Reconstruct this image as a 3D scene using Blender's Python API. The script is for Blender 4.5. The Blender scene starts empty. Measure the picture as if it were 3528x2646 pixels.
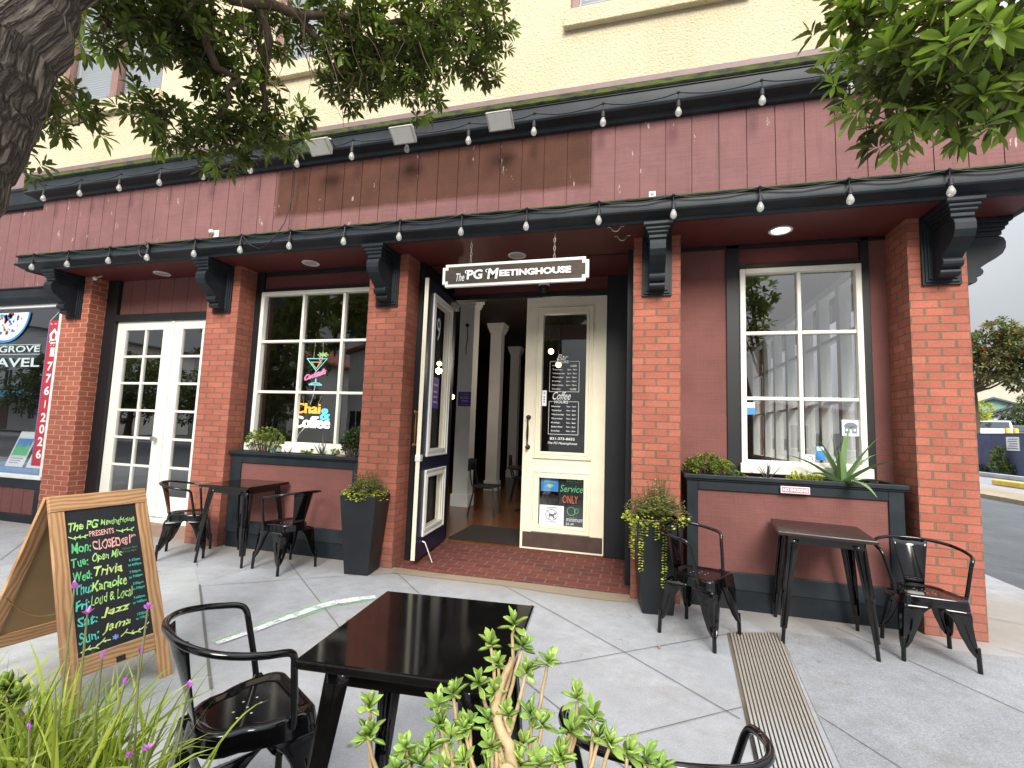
import bpy, math, random
import numpy as np
from mathutils import Vector, Matrix
random.seed(7); rng = np.random.default_rng(11)
R = math.radians
SC = bpy.context.scene
COL = SC.collection
# ------------------------------------------------------------------ camera, sky, sun, exposure
cam = bpy.data.cameras.new('camera'); camo = bpy.data.objects.new('camera', cam); COL.objects.link(camo)
RT = Vector((0.9641429, 0.2631164, 0.0346150)); UP = Vector((-0.0081433, -0.1010405, 0.9948490)); FW = Vector((-0.2652586, 0.9594585, 0.0952749))
M = Matrix((RT, UP, -FW)).transposed().to_4x4(); M.translation = (0.50092, -4.59814, 1.48)
camo.matrix_world = M
cam.sensor_fit = 'HORIZONTAL'; cam.sensor_width = 36.0; cam.lens = 1637.35 / 3528 * 36; cam.clip_start = 0.05; cam.clip_end = 3000
SC.camera = camo
SUN_EL, SUN_AZ = R(36), R(167)           # azimuth measured clockwise from +y
W = bpy.data.worlds.new('World'); SC.world = W; W.use_nodes = True
wn = W.node_tree.nodes; wl = W.node_tree.links
bg = wn['Background']; sky = wn.new('ShaderNodeTexSky'); sky.sky_type = 'NISHITA'; sky.sun_disc = False
sky.sun_elevation = SUN_EL; sky.sun_rotation = SUN_AZ; sky.air_density = 1.0; sky.dust_density = 2.5; sky.ozone_density = 0.6
hsv = wn.new('ShaderNodeHueSaturation'); hsv.inputs['Saturation'].default_value = 0.5; hsv.inputs['Value'].default_value = 0.22
cn = wn.new('ShaderNodeTexNoise'); cn.inputs['Scale'].default_value = 2.2; cn.inputs['Detail'].default_value = 5
ctc = wn.new('ShaderNodeTexCoord'); wl.new(ctc.outputs['Generated'], cn.inputs['Vector'])
crp = wn.new('ShaderNodeValToRGB'); crp.color_ramp.elements[0].position = .3; crp.color_ramp.elements[0].color = (4.2, 4.6, 5.1, 1); crp.color_ramp.elements[1].position = .7; crp.color_ramp.elements[1].color = (6.6, 6.8, 7.0, 1)
wl.new(cn.outputs['Fac'], crp.inputs[0]); cmx = wn.new('ShaderNodeMix'); cmx.data_type = 'RGBA'; cmx.inputs[0].default_value = 0.88
csx = wn.new('ShaderNodeSeparateXYZ'); wl.new(ctc.outputs['Generated'], csx.inputs[0]); cmr = wn.new('ShaderNodeMapRange'); cmr.inputs[1].default_value = 0.0; cmr.inputs[2].default_value = 1.0; cmr.inputs[3].default_value = 0.30; cmr.inputs[4].default_value = 2.1; cpw = wn.new('ShaderNodeMath'); cpw.operation = 'MULTIPLY'; wl.new(csx.outputs[2], cpw.inputs[0]); wl.new(csx.outputs[2], cpw.inputs[1]); wl.new(cpw.outputs[0], cmr.inputs[0])
cvm = wn.new('ShaderNodeVectorMath'); cvm.operation = 'MULTIPLY'; wl.new(crp.outputs[0], cvm.inputs[0]); wl.new(cmr.outputs[0], cvm.inputs[1])
wl.new(sky.outputs[0], hsv.inputs['Color']); wl.new(hsv.outputs[0], cmx.inputs[6]); wl.new(cvm.outputs[0], cmx.inputs[7]); wl.new(cmx.outputs[2], bg.inputs[0]); bg.inputs[1].default_value = 0.12
sun = bpy.data.lights.new('sun', 'SUN'); suno = bpy.data.objects.new('sun', sun); COL.objects.link(suno)
sun.energy = 2.1; sun.angle = R(26); sun.color = (1.0, 0.95, 0.87)
sd = Vector((math.sin(SUN_AZ) * math.cos(SUN_EL), math.cos(SUN_AZ) * math.cos(SUN_EL), math.sin(SUN_EL)))
suno.rotation_euler = sd.to_track_quat('Z', 'Y').to_euler()
SC.view_settings.view_transform = 'Standard'; SC.view_settings.look = 'None'; SC.view_settings.gamma = 1
SC.view_settings.exposure = 1.33
SC.cycles.max_bounces = 8; SC.cycles.transparent_max_bounces = 12

# ------------------------------------------------------------------ materials
MATS = {}
class N:
    """small node-building helper"""
    def __init__(s, name):
        s.m = bpy.data.materials.new(name); s.m.use_nodes = True; s.t = s.m.node_tree
        s.b = s.t.nodes['Principled BSDF']; s.out = s.t.nodes['Material Output']; MATS[name] = s.m
    def n(s, typ, **kw):
        nd = s.t.nodes.new(typ)
        for k, v in kw.items():
            if k.startswith('i_'): nd.inputs[k[2:]].default_value = v
            else: setattr(nd, k, v)
        return nd
    def l(s, a, b): s.t.links.new(a, b)
    def coord(s, kind='Object', scale=(1, 1, 1)):
        tc = s.n('ShaderNodeTexCoord'); mp = s.n('ShaderNodeMapping'); mp.inputs['Scale'].default_value = scale
        s.l(tc.outputs[kind], mp.inputs[0]); return mp.outputs[0]
    def noise(s, vec, scale, detail=4, rough=0.6):
        nd = s.n('ShaderNodeTexNoise'); nd.inputs['Scale'].default_value = scale; nd.inputs['Detail'].default_value = detail; nd.inputs['Roughness'].default_value = rough
        if vec is not None: s.l(vec, nd.inputs['Vector'])
        return nd.outputs['Fac']
    def ramp(s, fac, p0, c0, p1, c1):
        r = s.n('ShaderNodeValToRGB'); e = r.color_ramp.elements
        e[0].position = p0; e[1].position = p1
        e[0].color = (*c0, 1) if len(c0) == 3 else c0; e[1].color = (*c1, 1) if len(c1) == 3 else c1
        s.l(fac, r.inputs[0]); return r.outputs[0]
    def mix(s, fac, a, b, blend='MIX'):
        m = s.n('ShaderNodeMix', data_type='RGBA', blend_type=blend)
        for sock, v in ((0, fac), (6, a), (7, b)):
            if hasattr(v, 'links'): s.l(v, m.inputs[sock])
            else: m.inputs[sock].default_value = v if sock == 0 else ((*v, 1) if len(v) == 3 else v)
        return m.outputs[2]
    def math(s, op, a, b=0.0, clamp=False):
        m = s.n('ShaderNodeMath', operation=op, use_clamp=clamp)
        for i, v in enumerate((a, b)):
            if hasattr(v, 'links'): s.l(v, m.inputs[i])
            else: m.inputs[i].default_value = v
        return m.outputs[0]
    def bump(s, h, strength=0.3, dist=0.01):
        b = s.n('ShaderNodeBump'); b.inputs['Strength'].default_value = strength; b.inputs['Distance'].default_value = dist
        s.l(h, b.inputs['Height']); s.l(b.outputs[0], s.b.inputs['Normal']); return b
    def set(s, color=None, rough=None, metal=None, spec=None, coat=None):
        for k, v in (('Base Color', color), ('Roughness', rough), ('Metallic', metal), ('Specular IOR Level', spec), ('Coat Weight', coat)):
            if v is None: continue
            if hasattr(v, 'links'): s.l(v, s.b.inputs[k])
            else: s.b.inputs[k].default_value = (*v, 1) if k == 'Base Color' and len(v) == 3 else v
        return s

def paint(name, c, rough=0.5, var=0.25, scale=6, bump=0.0, metal=0, coat=None, spec=None, stretch=(1, 1, 1)):
    m = N(name); v = m.coord('Object', stretch); f = m.noise(v, scale, 5)
    lo = tuple(x * (1 - var) for x in c); hi = tuple(min(1, x * (1 + var)) for x in c)
    m.set(m.ramp(f, 0.3, lo, 0.7, hi), rough, metal, spec, coat)
    if bump: m.bump(m.noise(v, scale * 12, 4), bump, 0.005)
    return m.m
def emit(name, c, s):
    m = N(name); m.set((0.02, 0.02, 0.02), 0.6); m.b.inputs['Emission Color'].default_value = (*c, 1); m.b.inputs['Emission Strength'].default_value = s; return m.m

def brick(name, c1, c2, mortar, ax=None):
    m = N(name)
    vec = m.coord('UV') if ax is None else m.coord('Object', ax)
    vm = m.n('ShaderNodeMapping'); vm.inputs['Scale'].default_value = (0.5, 1, 1); m.l(vec, vm.inputs[0])
    b = m.n('ShaderNodeTexBrick'); b.offset = 0.5; b.squash = 1; m.l(vm.outputs[0], b.inputs['Vector'])
    b.inputs['Scale'].default_value = 1; b.inputs['Mortar Size'].default_value = 0.0050; b.inputs['Mortar Smooth'].default_value = 0.25; b.inputs['Bias'].default_value = -0.1
    b.inputs['Brick Width'].default_value = 0.1015; b.inputs['Row Height'].default_value = 0.0665 if ax is None else 0.105
    b.inputs['Color1'].default_value = (*c1, 1); b.inputs['Color2'].default_value = (*c2, 1); b.inputs['Mortar'].default_value = (*mortar, 1)
    n1 = m.noise(vec, 3.0, 5); n2 = m.noise(vec, 60, 4)
    c = m.mix(0.55, b.outputs['Color'], m.ramp(n1, 0.3, (0.62, 0.62, 0.62), 0.7, (1.25, 1.2, 1.15)), 'MULTIPLY')
    c = m.mix(0.35, c, m.ramp(n2, 0.35, (0.6, 0.6, 0.6), 0.65, (1.2, 1.2, 1.2)), 'MULTIPLY')
    sz = m.n('ShaderNodeSeparateXYZ'); m.l(m.coord('Object'), sz.inputs[0])
    if ax is None: c = m.mix(m.math('MULTIPLY', m.math('SUBTRACT', m.math('ADD', 0.22, m.math('MULTIPLY', n1, 0.3)), sz.outputs[2]), 1.6, True), c, (0.17, 0.085, 0.07))
    m.set(c, 0.85)
    h = m.math('SUBTRACT', m.math('MULTIPLY', n2, 0.25), b.outputs['Fac']); m.bump(h, 0.8, 0.006)
    return m.m
brick('brick_wall', (0.42, 0.128, 0.082), (0.32, 0.088, 0.056), (0.16, 0.115, 0.075))
brick('brick_pale_joint', (0.44, 0.120, 0.070), (0.36, 0.090, 0.050), (0.50, 0.32, 0.23))
brick('brick_paver', (0.17, 0.042, 0.030), (0.11, 0.028, 0.022), (0.17, 0.105, 0.085), (1, 1, 1))

def siding(name, c, scar=False):
    m = N(name); v = m.coord('Object', (1.5, 1.5, 55)); v2 = m.coord('Object'); v3 = m.coord('Object', (60, 60, 3))
    f = m.noise(v, 1.5, 5, 0.7); g = m.noise(v2, 2.2, 4); h3 = m.noise(v3, 1, 3)
    col = m.mix(0.5, (*c,), m.ramp(f, 0.3, tuple(x * 0.72 for x in c), 0.7, tuple(x * 1.3 for x in c)))
    col = m.mix(0.5, col, m.ramp(g, 0.3, tuple(x * 0.8 for x in c), 0.7, tuple(x * 1.25 for x in c)))
    if scar:      # older browner paint where a big sign board used to hang, with rounded right corner
        sx = m.n('ShaderNodeSeparateXYZ'); m.l(v2, sx.inputs[0])
        wob = m.math('MULTIPLY', m.math('SUBTRACT', m.noise(v2, 4, 3), 0.5), 0.10)
        dx = m.math('SUBTRACT', m.math('ABSOLUTE', m.math('ADD', sx.outputs[0], 1.77)), 1.78)
        dz = m.math('SUBTRACT', m.math('ABSOLUTE', m.math('SUBTRACT', sx.outputs[2], 4.07)), 0.27)
        d = m.math('MAXIMUM', m.math('ADD', dx, m.math('MULTIPLY', wob, 0.3)), m.math('ADD', dz, m.math('MULTIPLY', wob, 0.6)))
        mask = m.math('SUBTRACT', 1.0, m.math('MULTIPLY', m.math('ADD', d, 0.02), 16, True), True)
        brown = m.ramp(m.noise(v2, 1.8, 5), 0.3, (0.060, 0.023, 0.014), 0.7, (0.105, 0.043, 0.027))
        col = m.mix(m.math('MULTIPLY', mask, 0.95), col, brown)
        pv = m.coord('Object', (9, 9, 2.2)); pn = m.noise(pv, 1.6, 6, 0.75)
        col = m.mix(m.ramp(pn, 0.655, (0, 0, 0), 0.665, (0.75, 0.75, 0.75)), col, (0.6, 0.5, 0.47))
        dv = m.coord('Object', (5, 5, 0.6)); dn = m.noise(dv, 2.2, 4)
        col = m.mix(m.ramp(dn, 0.55, (0, 0, 0), 0.8, (0.45, 0.45, 0.45)), col, tuple(x * 0.5 for x in c))
    m.set(col, 0.8, spec=0.22); m.bump(m.math('ADD', f, m.math('ADD', h3, m.math('MULTIPLY', m.noise(v2, 9, 4), 1.2))), 0.5, 0.008); return m.m
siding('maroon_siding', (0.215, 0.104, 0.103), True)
siding('maroon_panel', (0.185, 0.076, 0.066))
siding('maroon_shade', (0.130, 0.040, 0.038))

def trim_mat():
    m = N('dark_trim'); v = m.coord('Object'); g = m.noise(v, 5, 5)
    col = m.ramp(g, 0.3, (0.008, 0.012, 0.016), 0.75, (0.020, 0.027, 0.033))
    m.set(col, 0.5, spec=0.32); m.bump(m.noise(v, 40, 3), 0.12, 0.004); return m.m
trim_mat()
def moss():
    m = N('mossy_trim'); v = m.coord('Object', (2, 2, 6)); g = m.noise(v, 3.2, 6, 0.7)
    col = m.ramp(g, 0.36, (0.022, 0.028, 0.030), 0.58, (0.085, 0.105, 0.018))
    m.set(col, 0.9); m.bump(m.noise(v, 30, 4), 0.6, 0.01); return m.m
moss()
def chipped():
    m = N('chipped_trim'); v = m.coord('Object', (3, 3, 12)); g = m.noise(v, 2.0, 7, 0.75); b = m.noise(m.coord('Object'), 5, 4)
    base = m.ramp(b, 0.3, (0.008, 0.013, 0.018), 0.75, (0.022, 0.03, 0.035))
    m.set(m.mix(m.ramp(g, 0.70, (0, 0, 0), 0.715, (1, 1, 1)), base, (0.36, 0.30, 0.21)), 0.5); return m.m
chipped()
def stucco():
    m = N('cream_stucco'); v = m.coord('Object'); g = m.noise(v, 0.8, 4); f = m.noise(v, 38, 5, 0.65)
    col = m.ramp(g, 0.3, (0.64, 0.55, 0.36), 0.7, (0.73, 0.64, 0.45)); sk = m.noise(m.coord('Object', (2.5, 2.5, 0.35)), 1.6, 6); col = m.mix(m.ramp(sk, 0.5, (0, 0, 0), 0.75, (0.35, 0.35, 0.35)), col, (0.50, 0.42, 0.28))
    m.set(m.mix(0.35, col, m.ramp(f, 0.3, (0.7, 0.7, 0.7), 0.6, (1.1, 1.1, 1.1)), 'MULTIPLY'), 0.9); m.bump(f, 0.9, 0.03); return m.m
stucco()
paint('cream_paint', (0.80, 0.73, 0.56), 0.42, 0.06, 3, 0.06); paint('frame_white', (0.83, 0.80, 0.71), 0.4, 0.05, 3, 0.05)
paint('white_paint', (0.80, 0.79, 0.75), 0.4, 0.05, 3, 0.04)
paint('column_white', (0.80, 0.80, 0.78), 0.5, 0.06, 2)
paint('navy_paint', (0.012, 0.015, 0.045), 0.4, 0.2, 4)
paint('purple_flashing', (0.22, 0.14, 0.14), 0.6, 0.15, 5)
paint('brown_window_frame', (0.24, 0.13, 0.11), 0.5, 0.12, 5)
paint('black_paint', (0.006, 0.007, 0.009), 0.5, 0.2, 5)
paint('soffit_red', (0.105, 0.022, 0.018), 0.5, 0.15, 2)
paint('kick_plate', (0.060, 0.034, 0.026), 0.55, 0.25, 7)
paint('wood_floor', (0.14, 0.055, 0.022), 0.25, 0.3, 3, 0, stretch=(8, 0.7, 1))
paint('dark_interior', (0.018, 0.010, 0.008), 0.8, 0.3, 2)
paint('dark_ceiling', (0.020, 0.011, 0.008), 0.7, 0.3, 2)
paint('door_mat', (0.020, 0.012, 0.011), 0.95, 0.3, 60, 0.4)
paint('steel', (0.45, 0.43, 0.40), 0.35, 0.2, 8, 0, 0.9)
paint('white_plastic', (0.72, 0.71, 0.68), 0.4, 0.05, 5)
paint('lamp_housing', (0.42, 0.40, 0.35), 0.5, 0.2, 12)
paint('brass', (0.30, 0.18, 0.06), 0.35, 0.2, 5, 0, 0.9)
paint('pot_black', (0.007, 0.010, 0.013), 0.5, 0.45, 3, 0.15)
paint('soil', (0.035, 0.022, 0.014), 0.95, 0.4, 30, 0.5)
paint('rubber', (0.012, 0.012, 0.012), 0.6, 0.2, 20)
paint('cable_black', (0.010, 0.010, 0.011), 0.5, 0.2, 20)
paint('pebble', (0.22, 0.16, 0.10), 0.8, 0.3, 20, 0.3)
paint('teal_glass', (0.25, 0.60, 0.55), 0.15, 0.2, 20)
paint('blue_ornament', (0.10, 0.42, 0.75), 0.3, 0.1, 20)
paint('paper_white', (0.80, 0.82, 0.84), 0.6, 0.03, 10)
paint('paper_blue', (0.05, 0.25, 0.60), 0.5, 0.1, 10)
paint('paper_purple', (0.09, 0.035, 0.32), 0.5, 0.35, 14)
paint('pale_purple', (0.50, 0.42, 0.72), 0.5, 0.1, 10)
paint('paper_red', (0.47, 0.03, 0.045), 0.6, 0.1, 6)
paint('ink_grey', (0.18, 0.20, 0.24), 0.6, 0.1, 10)
paint('pink_sign', (0.55, 0.20, 0.26), 0.5, 0.1, 10)
paint('letter_white', (0.85, 0.85, 0.82), 0.5, 0.02, 10)
paint('letter_pale', (0.55, 0.66, 0.66), 0.5, 0.05, 10)
paint('leaf_litter', (0.30, 0.16, 0.07), 0.8, 0.3, 20)
paint('teal_house', (0.24, 0.42, 0.36), 0.8, 0.1, 2)
paint('lavender_house', (0.38, 0.36, 0.62), 0.8, 0.1, 2)
paint('cream_house', (0.62, 0.56, 0.44), 0.8, 0.1, 2)
paint('roof_grey', (0.12, 0.12, 0.13), 0.9, 0.2, 4)
paint('roof_brown', (0.24, 0.16, 0.11), 0.9, 0.2, 4)
paint('white_stucco', (0.74, 0.74, 0.71), 0.9, 0.06, 1)
paint('tile_red', (0.38, 0.11, 0.06), 0.8, 0.35, 9)
paint('awning_blue', (0.08, 0.42, 0.60), 0.7, 0.1, 3)
paint('car_white', (0.72, 0.74, 0.76), 0.25, 0.03, 3, 0, 0, 0.6)
paint('car_dark', (0.035, 0.04, 0.045), 0.25, 0.1, 3, 0, 0, 0.6)
paint('car_red', (0.42, 0.03, 0.03), 0.25, 0.05, 3, 0, 0, 0.6)
paint('car_glass', (0.02, 0.03, 0.035), 0.1, 0.1, 3)
paint('yellow_paint', (0.62, 0.40, 0.05), 0.6, 0.2, 6)
paint('plush_tan', (0.45, 0.26, 0.12), 0.9, 0.2, 20)
paint('skin', (0.42, 0.24, 0.16), 0.6, 0.05, 10)
paint('hair_dark', (0.012, 0.009, 0.008), 0.6, 0.2, 30)
paint('cloth_dark', (0.012, 0.014, 0.020), 0.9, 0.2, 20)
paint('chalk_board', (0.008, 0.010, 0.014), 0.6, 0.5, 5)
for nm, c in dict(chalk_lime=(0.42, 0.72, 0.20), chalk_green=(0.13, 0.58, 0.22), chalk_teal=(0.10, 0.58, 0.44), chalk_pink=(0.85, 0.42, 0.36), chalk_yellow=(0.62, 0.78, 0.24), chalk_blue=(0.25, 0.36, 0.75), chalk_orange=(0.90, 0.18, 0.08), chalk_dim=(0.10, 0.20, 0.10)).items():
    paint(nm, c, 0.9, 0.25, 60)
def metal_black(name, rough=0.22, c=(0.006, 0.006, 0.007), dust=0.0):
    m = N(name); v = m.coord('Object'); g = m.noise(v, 7, 6, 0.7)
    m.set(m.ramp(g, 0.35, c, 0.8, tuple(x * 1.6 + dust for x in c)), None, 0, 0.55)
    m.l(m.ramp(g, 0.3, (rough * 0.8,) * 3, 0.75, (min(1, rough * 1.5),) * 3), m.b.inputs['Roughness']); return m.m
metal_black('chair_black', 0.08, (0.0025, 0.0025, 0.003))
metal_black('table_black', 0.06, (0.003, 0.0028, 0.0028), 0.002)
metal_black('table_brown', 0.3, (0.020, 0.012, 0.010), 0.006)
def pine():
    m = N('pine_wood'); v = m.coord('UV', (1, 1, 1)); w = m.n('ShaderNodeTexWave', wave_type='BANDS', bands_direction='Y')
    w.inputs['Scale'].default_value = 9; w.inputs['Distortion'].default_value = 16; w.inputs['Detail'].default_value = 3; w.inputs['Detail Scale'].default_value = 0.35
    mp = m.n('ShaderNodeMapping'); mp.inputs['Scale'].default_value = (0.5, 1.6, 1); m.l(v, mp.inputs[0]); m.l(mp.outputs[0], w.inputs['Vector'])
    g = m.noise(v, 5, 4)
    col = m.ramp(w.outputs['Fac'], 0.15, (0.52, 0.30, 0.14), 0.95, (0.27, 0.125, 0.050))
    m.set(m.mix(0.3, col, m.ramp(g, 0.3, (0.34, 0.17, 0.07), 0.7, (0.62, 0.38, 0.19))), 0.6); m.bump(w.outputs['Fac'], 0.15, 0.003); return m.m
pine()
paint('mdf', (0.27, 0.17, 0.075), 0.7, 0.1, 6)
paint('weathered_board', (0.055, 0.038, 0.026), 0.7, 0.45, 3, 0.2, stretch=(2, 2, 22))
def concrete(name, c, speck=0.5, lo=0.7):
    m = N(name); v = m.coord('Object'); a = m.noise(v, 0.9, 5); b = m.noise(v, 7, 6, 0.7); d = m.noise(v, 130, 3, 0.8)
    col = m.ramp(a, 0.3, tuple(x * 0.82 for x in c), 0.7, tuple(x * 1.12 for x in c))
    col = m.mix(0.55, col, m.ramp(b, 0.25, (lo, lo, lo * 0.97), 0.7, (1.12, 1.12, 1.12)), 'MULTIPLY')
    col = m.mix(speck, col, m.ramp(d, 0.35, (0.45, 0.45, 0.45), 0.62, (1.2, 1.2, 1.2)), 'MULTIPLY')
    st = m.noise(v, 1.7, 7, 0.75)
    col = m.mix(m.ramp(st, 0.52, (0, 0, 0), 0.68, (0.6, 0.6, 0.6)), col, tuple(x * y for x, y in zip(c, (0.62, 0.56, 0.48))))
    sp = m.n('ShaderNodeTexVoronoi'); sp.inputs['Scale'].default_value = 2.6; m.l(v, sp.inputs['Vector']); gum = m.math('MULTIPLY', m.math('SUBTRACT', 0.045, sp.outputs['Distance']), 60, True)
    col = m.mix(m.math('MULTIPLY', gum, 0.6), col, (0.10, 0.095, 0.09))
    cr = m.noise(v, 2.4, 2); cl = m.math('MULTIPLY', m.math('SUBTRACT', 0.0022, m.math('ABSOLUTE', m.math('SUBTRACT', cr, 0.5))), 500, True); cm = m.ramp(m.noise(v, 0.7, 2), 0.52, (0, 0, 0), 0.6, (0.55, 0.55, 0.55))
    col = m.mix(m.math('MULTIPLY', cl, cm), col, (0.12, 0.11, 0.10))
    sx = m.n('ShaderNodeSeparateXYZ'); m.l(v, sx.inputs[0])            # tan dirt washed up along the building base
    e = m.math('ADD', sx.outputs[1], m.math('MULTIPLY', b, 0.35)); dirt = m.math('MULTIPLY', m.math('MULTIPLY', m.math('ADD', e, 0.20), 2.6, True), m.math('MULTIPLY', m.math('SUBTRACT', 1.6, sx.outputs[1]), 2.0, True))
    col = m.mix(m.math('MULTIPLY', dirt, 0.55), col, (0.26, 0.205, 0.14))
    m.set(col, 0.88); m.bump(m.math('ADD', d, b), 0.25, 0.004); return m.m
concrete('concrete_grey', (0.375, 0.38, 0.40), 0.40)
concrete('concrete_speckled', (0.31, 0.318, 0.335), 0.65)
concrete('concrete_new', (0.375, 0.385, 0.39), 0.25, 0.8)
concrete('concrete_tan', (0.34, 0.28, 0.20), 0.4)
concrete('asphalt', (0.105, 0.115, 0.128), 0.7)
concrete('joint_dark', (0.15, 0.14, 0.125), 0.3); concrete('channel_dark', (0.025, 0.022, 0.02), 0.3); concrete('rib_pale', (0.42, 0.41, 0.40), 0.4)
concrete('stone_pink', (0.36, 0.22, 0.19), 0.3)
concrete('block_blue', (0.075, 0.085, 0.15), 0.2)
def chalkmark(name, c, lo, hi):
    m = N(name); v = m.coord('Object'); f = m.noise(v, 9, 6, 0.7); e = m.noise(v, 90, 3, 0.8)
    m.set(c, 0.95); tr = m.n('ShaderNodeBsdfTransparent'); mx = m.n('ShaderNodeMixShader')
    a = m.ramp(m.math('ADD', m.math('MULTIPLY', f, 0.6), m.math('MULTIPLY', e, 0.4)), lo, (0, 0, 0), hi, (1, 1, 1))
    m.l(a, mx.inputs[0]); m.l(tr.outputs[0], mx.inputs[1]); m.l(m.b.outputs[0], mx.inputs[2]); m.l(mx.outputs[0], m.out.inputs[0]); return m.m
chalkmark('ground_chalk_white', (0.74, 0.76, 0.77), 0.35, 0.53)
chalkmark('ground_chalk_green', (0.25, 0.58, 0.20), 0.41, 0.64)
def glass(name, refl=0.10, tint=(0.95, 0.97, 0.97), maxr=1.0, rough=0.0):
    m = N(name); t = m.n('ShaderNodeBsdfTransparent'); t.inputs[0].default_value = (*tint, 1)
    g = m.n('ShaderNodeBsdfGlossy'); g.inputs['Roughness'].default_value = rough
    v = m.coord('Object'); bp = m.n('ShaderNodeBump'); bp.inputs['Strength'].default_value = 0.02; bp.inputs['Distance'].default_value = 0.02
    m.l(m.noise(v, 1.6, 2), bp.inputs['Height']); m.l(bp.outputs[0], g.inputs['Normal'])
    lw = m.n('ShaderNodeLayerWeight'); lw.inputs[0].default_value = 0.5
    f = m.math('ADD', m.math('MULTIPLY', m.math('POWER', lw.outputs['Facing'], 5.0), 0.85), refl + 0.05, True)
    mx = m.n('ShaderNodeMixShader'); m.l(f, mx.inputs[0]); m.l(t.outputs[0], mx.inputs[1]); m.l(g.outputs[0], mx.inputs[2]); m.l(mx.outputs[0], m.out.inputs[0]); return m.m
glass('pane_glass', 0.10); glass('pane_mirror', 0.20); glass('pane_bright', 0.28); glass('pane_clear', 0.02)
def bulbglass():
    m = N('bulb_glass'); t = m.n('ShaderNodeBsdfTransparent'); mx = m.n('ShaderNodeMixShader'); mx.inputs[0].default_value = 0.42
    m.set((0.74, 0.73, 0.70), 0.08, spec=0.9); m.l(t.outputs[0], mx.inputs[1]); m.l(m.b.outputs[0], mx.inputs[2]); m.l(mx.outputs[0], m.out.inputs[0])
bulbglass()
def leafmat(name, old, young, trans=0.35, rough=0.45):
    m = N(name); g = m.n('ShaderNodeNewGeometry'); at = m.n('ShaderNodeAttribute'); at.attribute_name = 'age'
    r = g.outputs['Random Per Island']
    a = m.ramp(r, 0.0, tuple(x * 0.55 for x in old), 1.0, tuple(x * 1.45 for x in old))
    b = m.ramp(r, 0.0, tuple(x * 0.8 for x in young), 1.0, tuple(x * 1.2 for x in young))
    col = m.mix(at.outputs['Fac'], a, b); m.set(col, rough, spec=0.4)
    tr = m.n('ShaderNodeBsdfTranslucent'); m.l(m.mix(1.0, col, (1.3, 1.35, 0.6), 'MULTIPLY'), tr.inputs[0])
    mx = m.n('ShaderNodeMixShader'); mx.inputs[0].default_value = trans; m.l(m.b.outputs[0], mx.inputs[1]); m.l(tr.outputs[0], mx.inputs[2]); m.l(mx.outputs[0], m.out.inputs[0]); return m.m
leafmat('tree_leaf', (0.080, 0.098, 0.028), (0.21, 0.31, 0.055), 0.34)
leafmat('hedge_leaf', (0.055, 0.085, 0.022), (0.16, 0.22, 0.05), 0.25)
leafmat('yellow_leaf', (0.30, 0.34, 0.04), (0.55, 0.55, 0.06), 0.3)
leafmat('flower_tree_leaf', (0.085, 0.12, 0.035), (0.26, 0.20, 0.10), 0.3)
leafmat('grass_leaf', (0.15, 0.22, 0.025), (0.40, 0.46, 0.08), 0.35)
leafmat('succulent_leaf', (0.15, 0.28, 0.055), (0.36, 0.50, 0.11), 0.2, 0.25)
leafmat('jade_leaf', (0.11, 0.18, 0.03), (0.28, 0.34, 0.06), 0.2, 0.3)
leafmat('dark_bush_leaf', (0.03, 0.055, 0.02), (0.09, 0.13, 0.04), 0.2, 0.35)
leafmat('fern_leaf', (0.13, 0.17, 0.04), (0.28, 0.32, 0.08), 0.3)
leafmat('lime_leaf', (0.40, 0.46, 0.04), (0.62, 0.64, 0.10), 0.25)
leafmat('aloe_leaf', (0.12, 0.22, 0.10), (0.22, 0.34, 0.13), 0.15, 0.3)
leafmat('dark_aloe_leaf', (0.05, 0.07, 0.06), (0.11, 0.10, 0.09), 0.1, 0.4)
leafmat('purple_petal', (0.38, 0.09, 0.50), (0.58, 0.22, 0.68), 0.3)
leafmat('red_petal', (0.60, 0.06, 0.03), (0.7, 0.12, 0.05), 0.3)
def bark():
    m = N('tree_bark'); v = m.coord('UV'); vo = m.n('ShaderNodeTexVoronoi', feature='DISTANCE_TO_EDGE'); vo.inputs['Scale'].default_value = 16
    mp = m.n('ShaderNodeMapping'); mp.inputs['Scale'].default_value = (2.6, 0.62, 1); m.l(v, mp.inputs[0])
    nz = m.n('ShaderNodeTexNoise'); nz.inputs['Scale'].default_value = 15; nz.inputs['Detail'].default_value = 5; m.l(mp.outputs[0], nz.inputs['Vector'])
    ad = m.n('ShaderNodeVectorMath', operation='MULTIPLY_ADD'); ad.inputs[1].default_value = (0.17, 0.17, 0.17); m.l(nz.outputs['Color'], ad.inputs[0]); m.l(mp.outputs[0], ad.inputs[2])
    m.l(ad.outputs[0], vo.inputs['Vector']); f = m.noise(ad.outputs[0], 30, 5)
    e = m.math('MULTIPLY', vo.outputs['Distance'], 3.2, True)
    col = m.mix(e, (0.06, 0.043, 0.033), m.ramp(f, 0.3, (0.20, 0.16, 0.125), 0.7, (0.44, 0.38, 0.31)))
    m.set(col, 0.9); m.bump(m.math('ADD', e, m.math('MULTIPLY', f, 0.4)), 1.0, 0.035); return m.m
bark()
paint('twig_bark', (0.11, 0.075, 0.05), 0.9, 0.3, 20)
paint('succulent_stem', (0.42, 0.30, 0.16), 0.7, 0.3, 25, 0.2)
paint('grass_stem', (0.14, 0.15, 0.06), 0.7, 0.3, 25)
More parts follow.
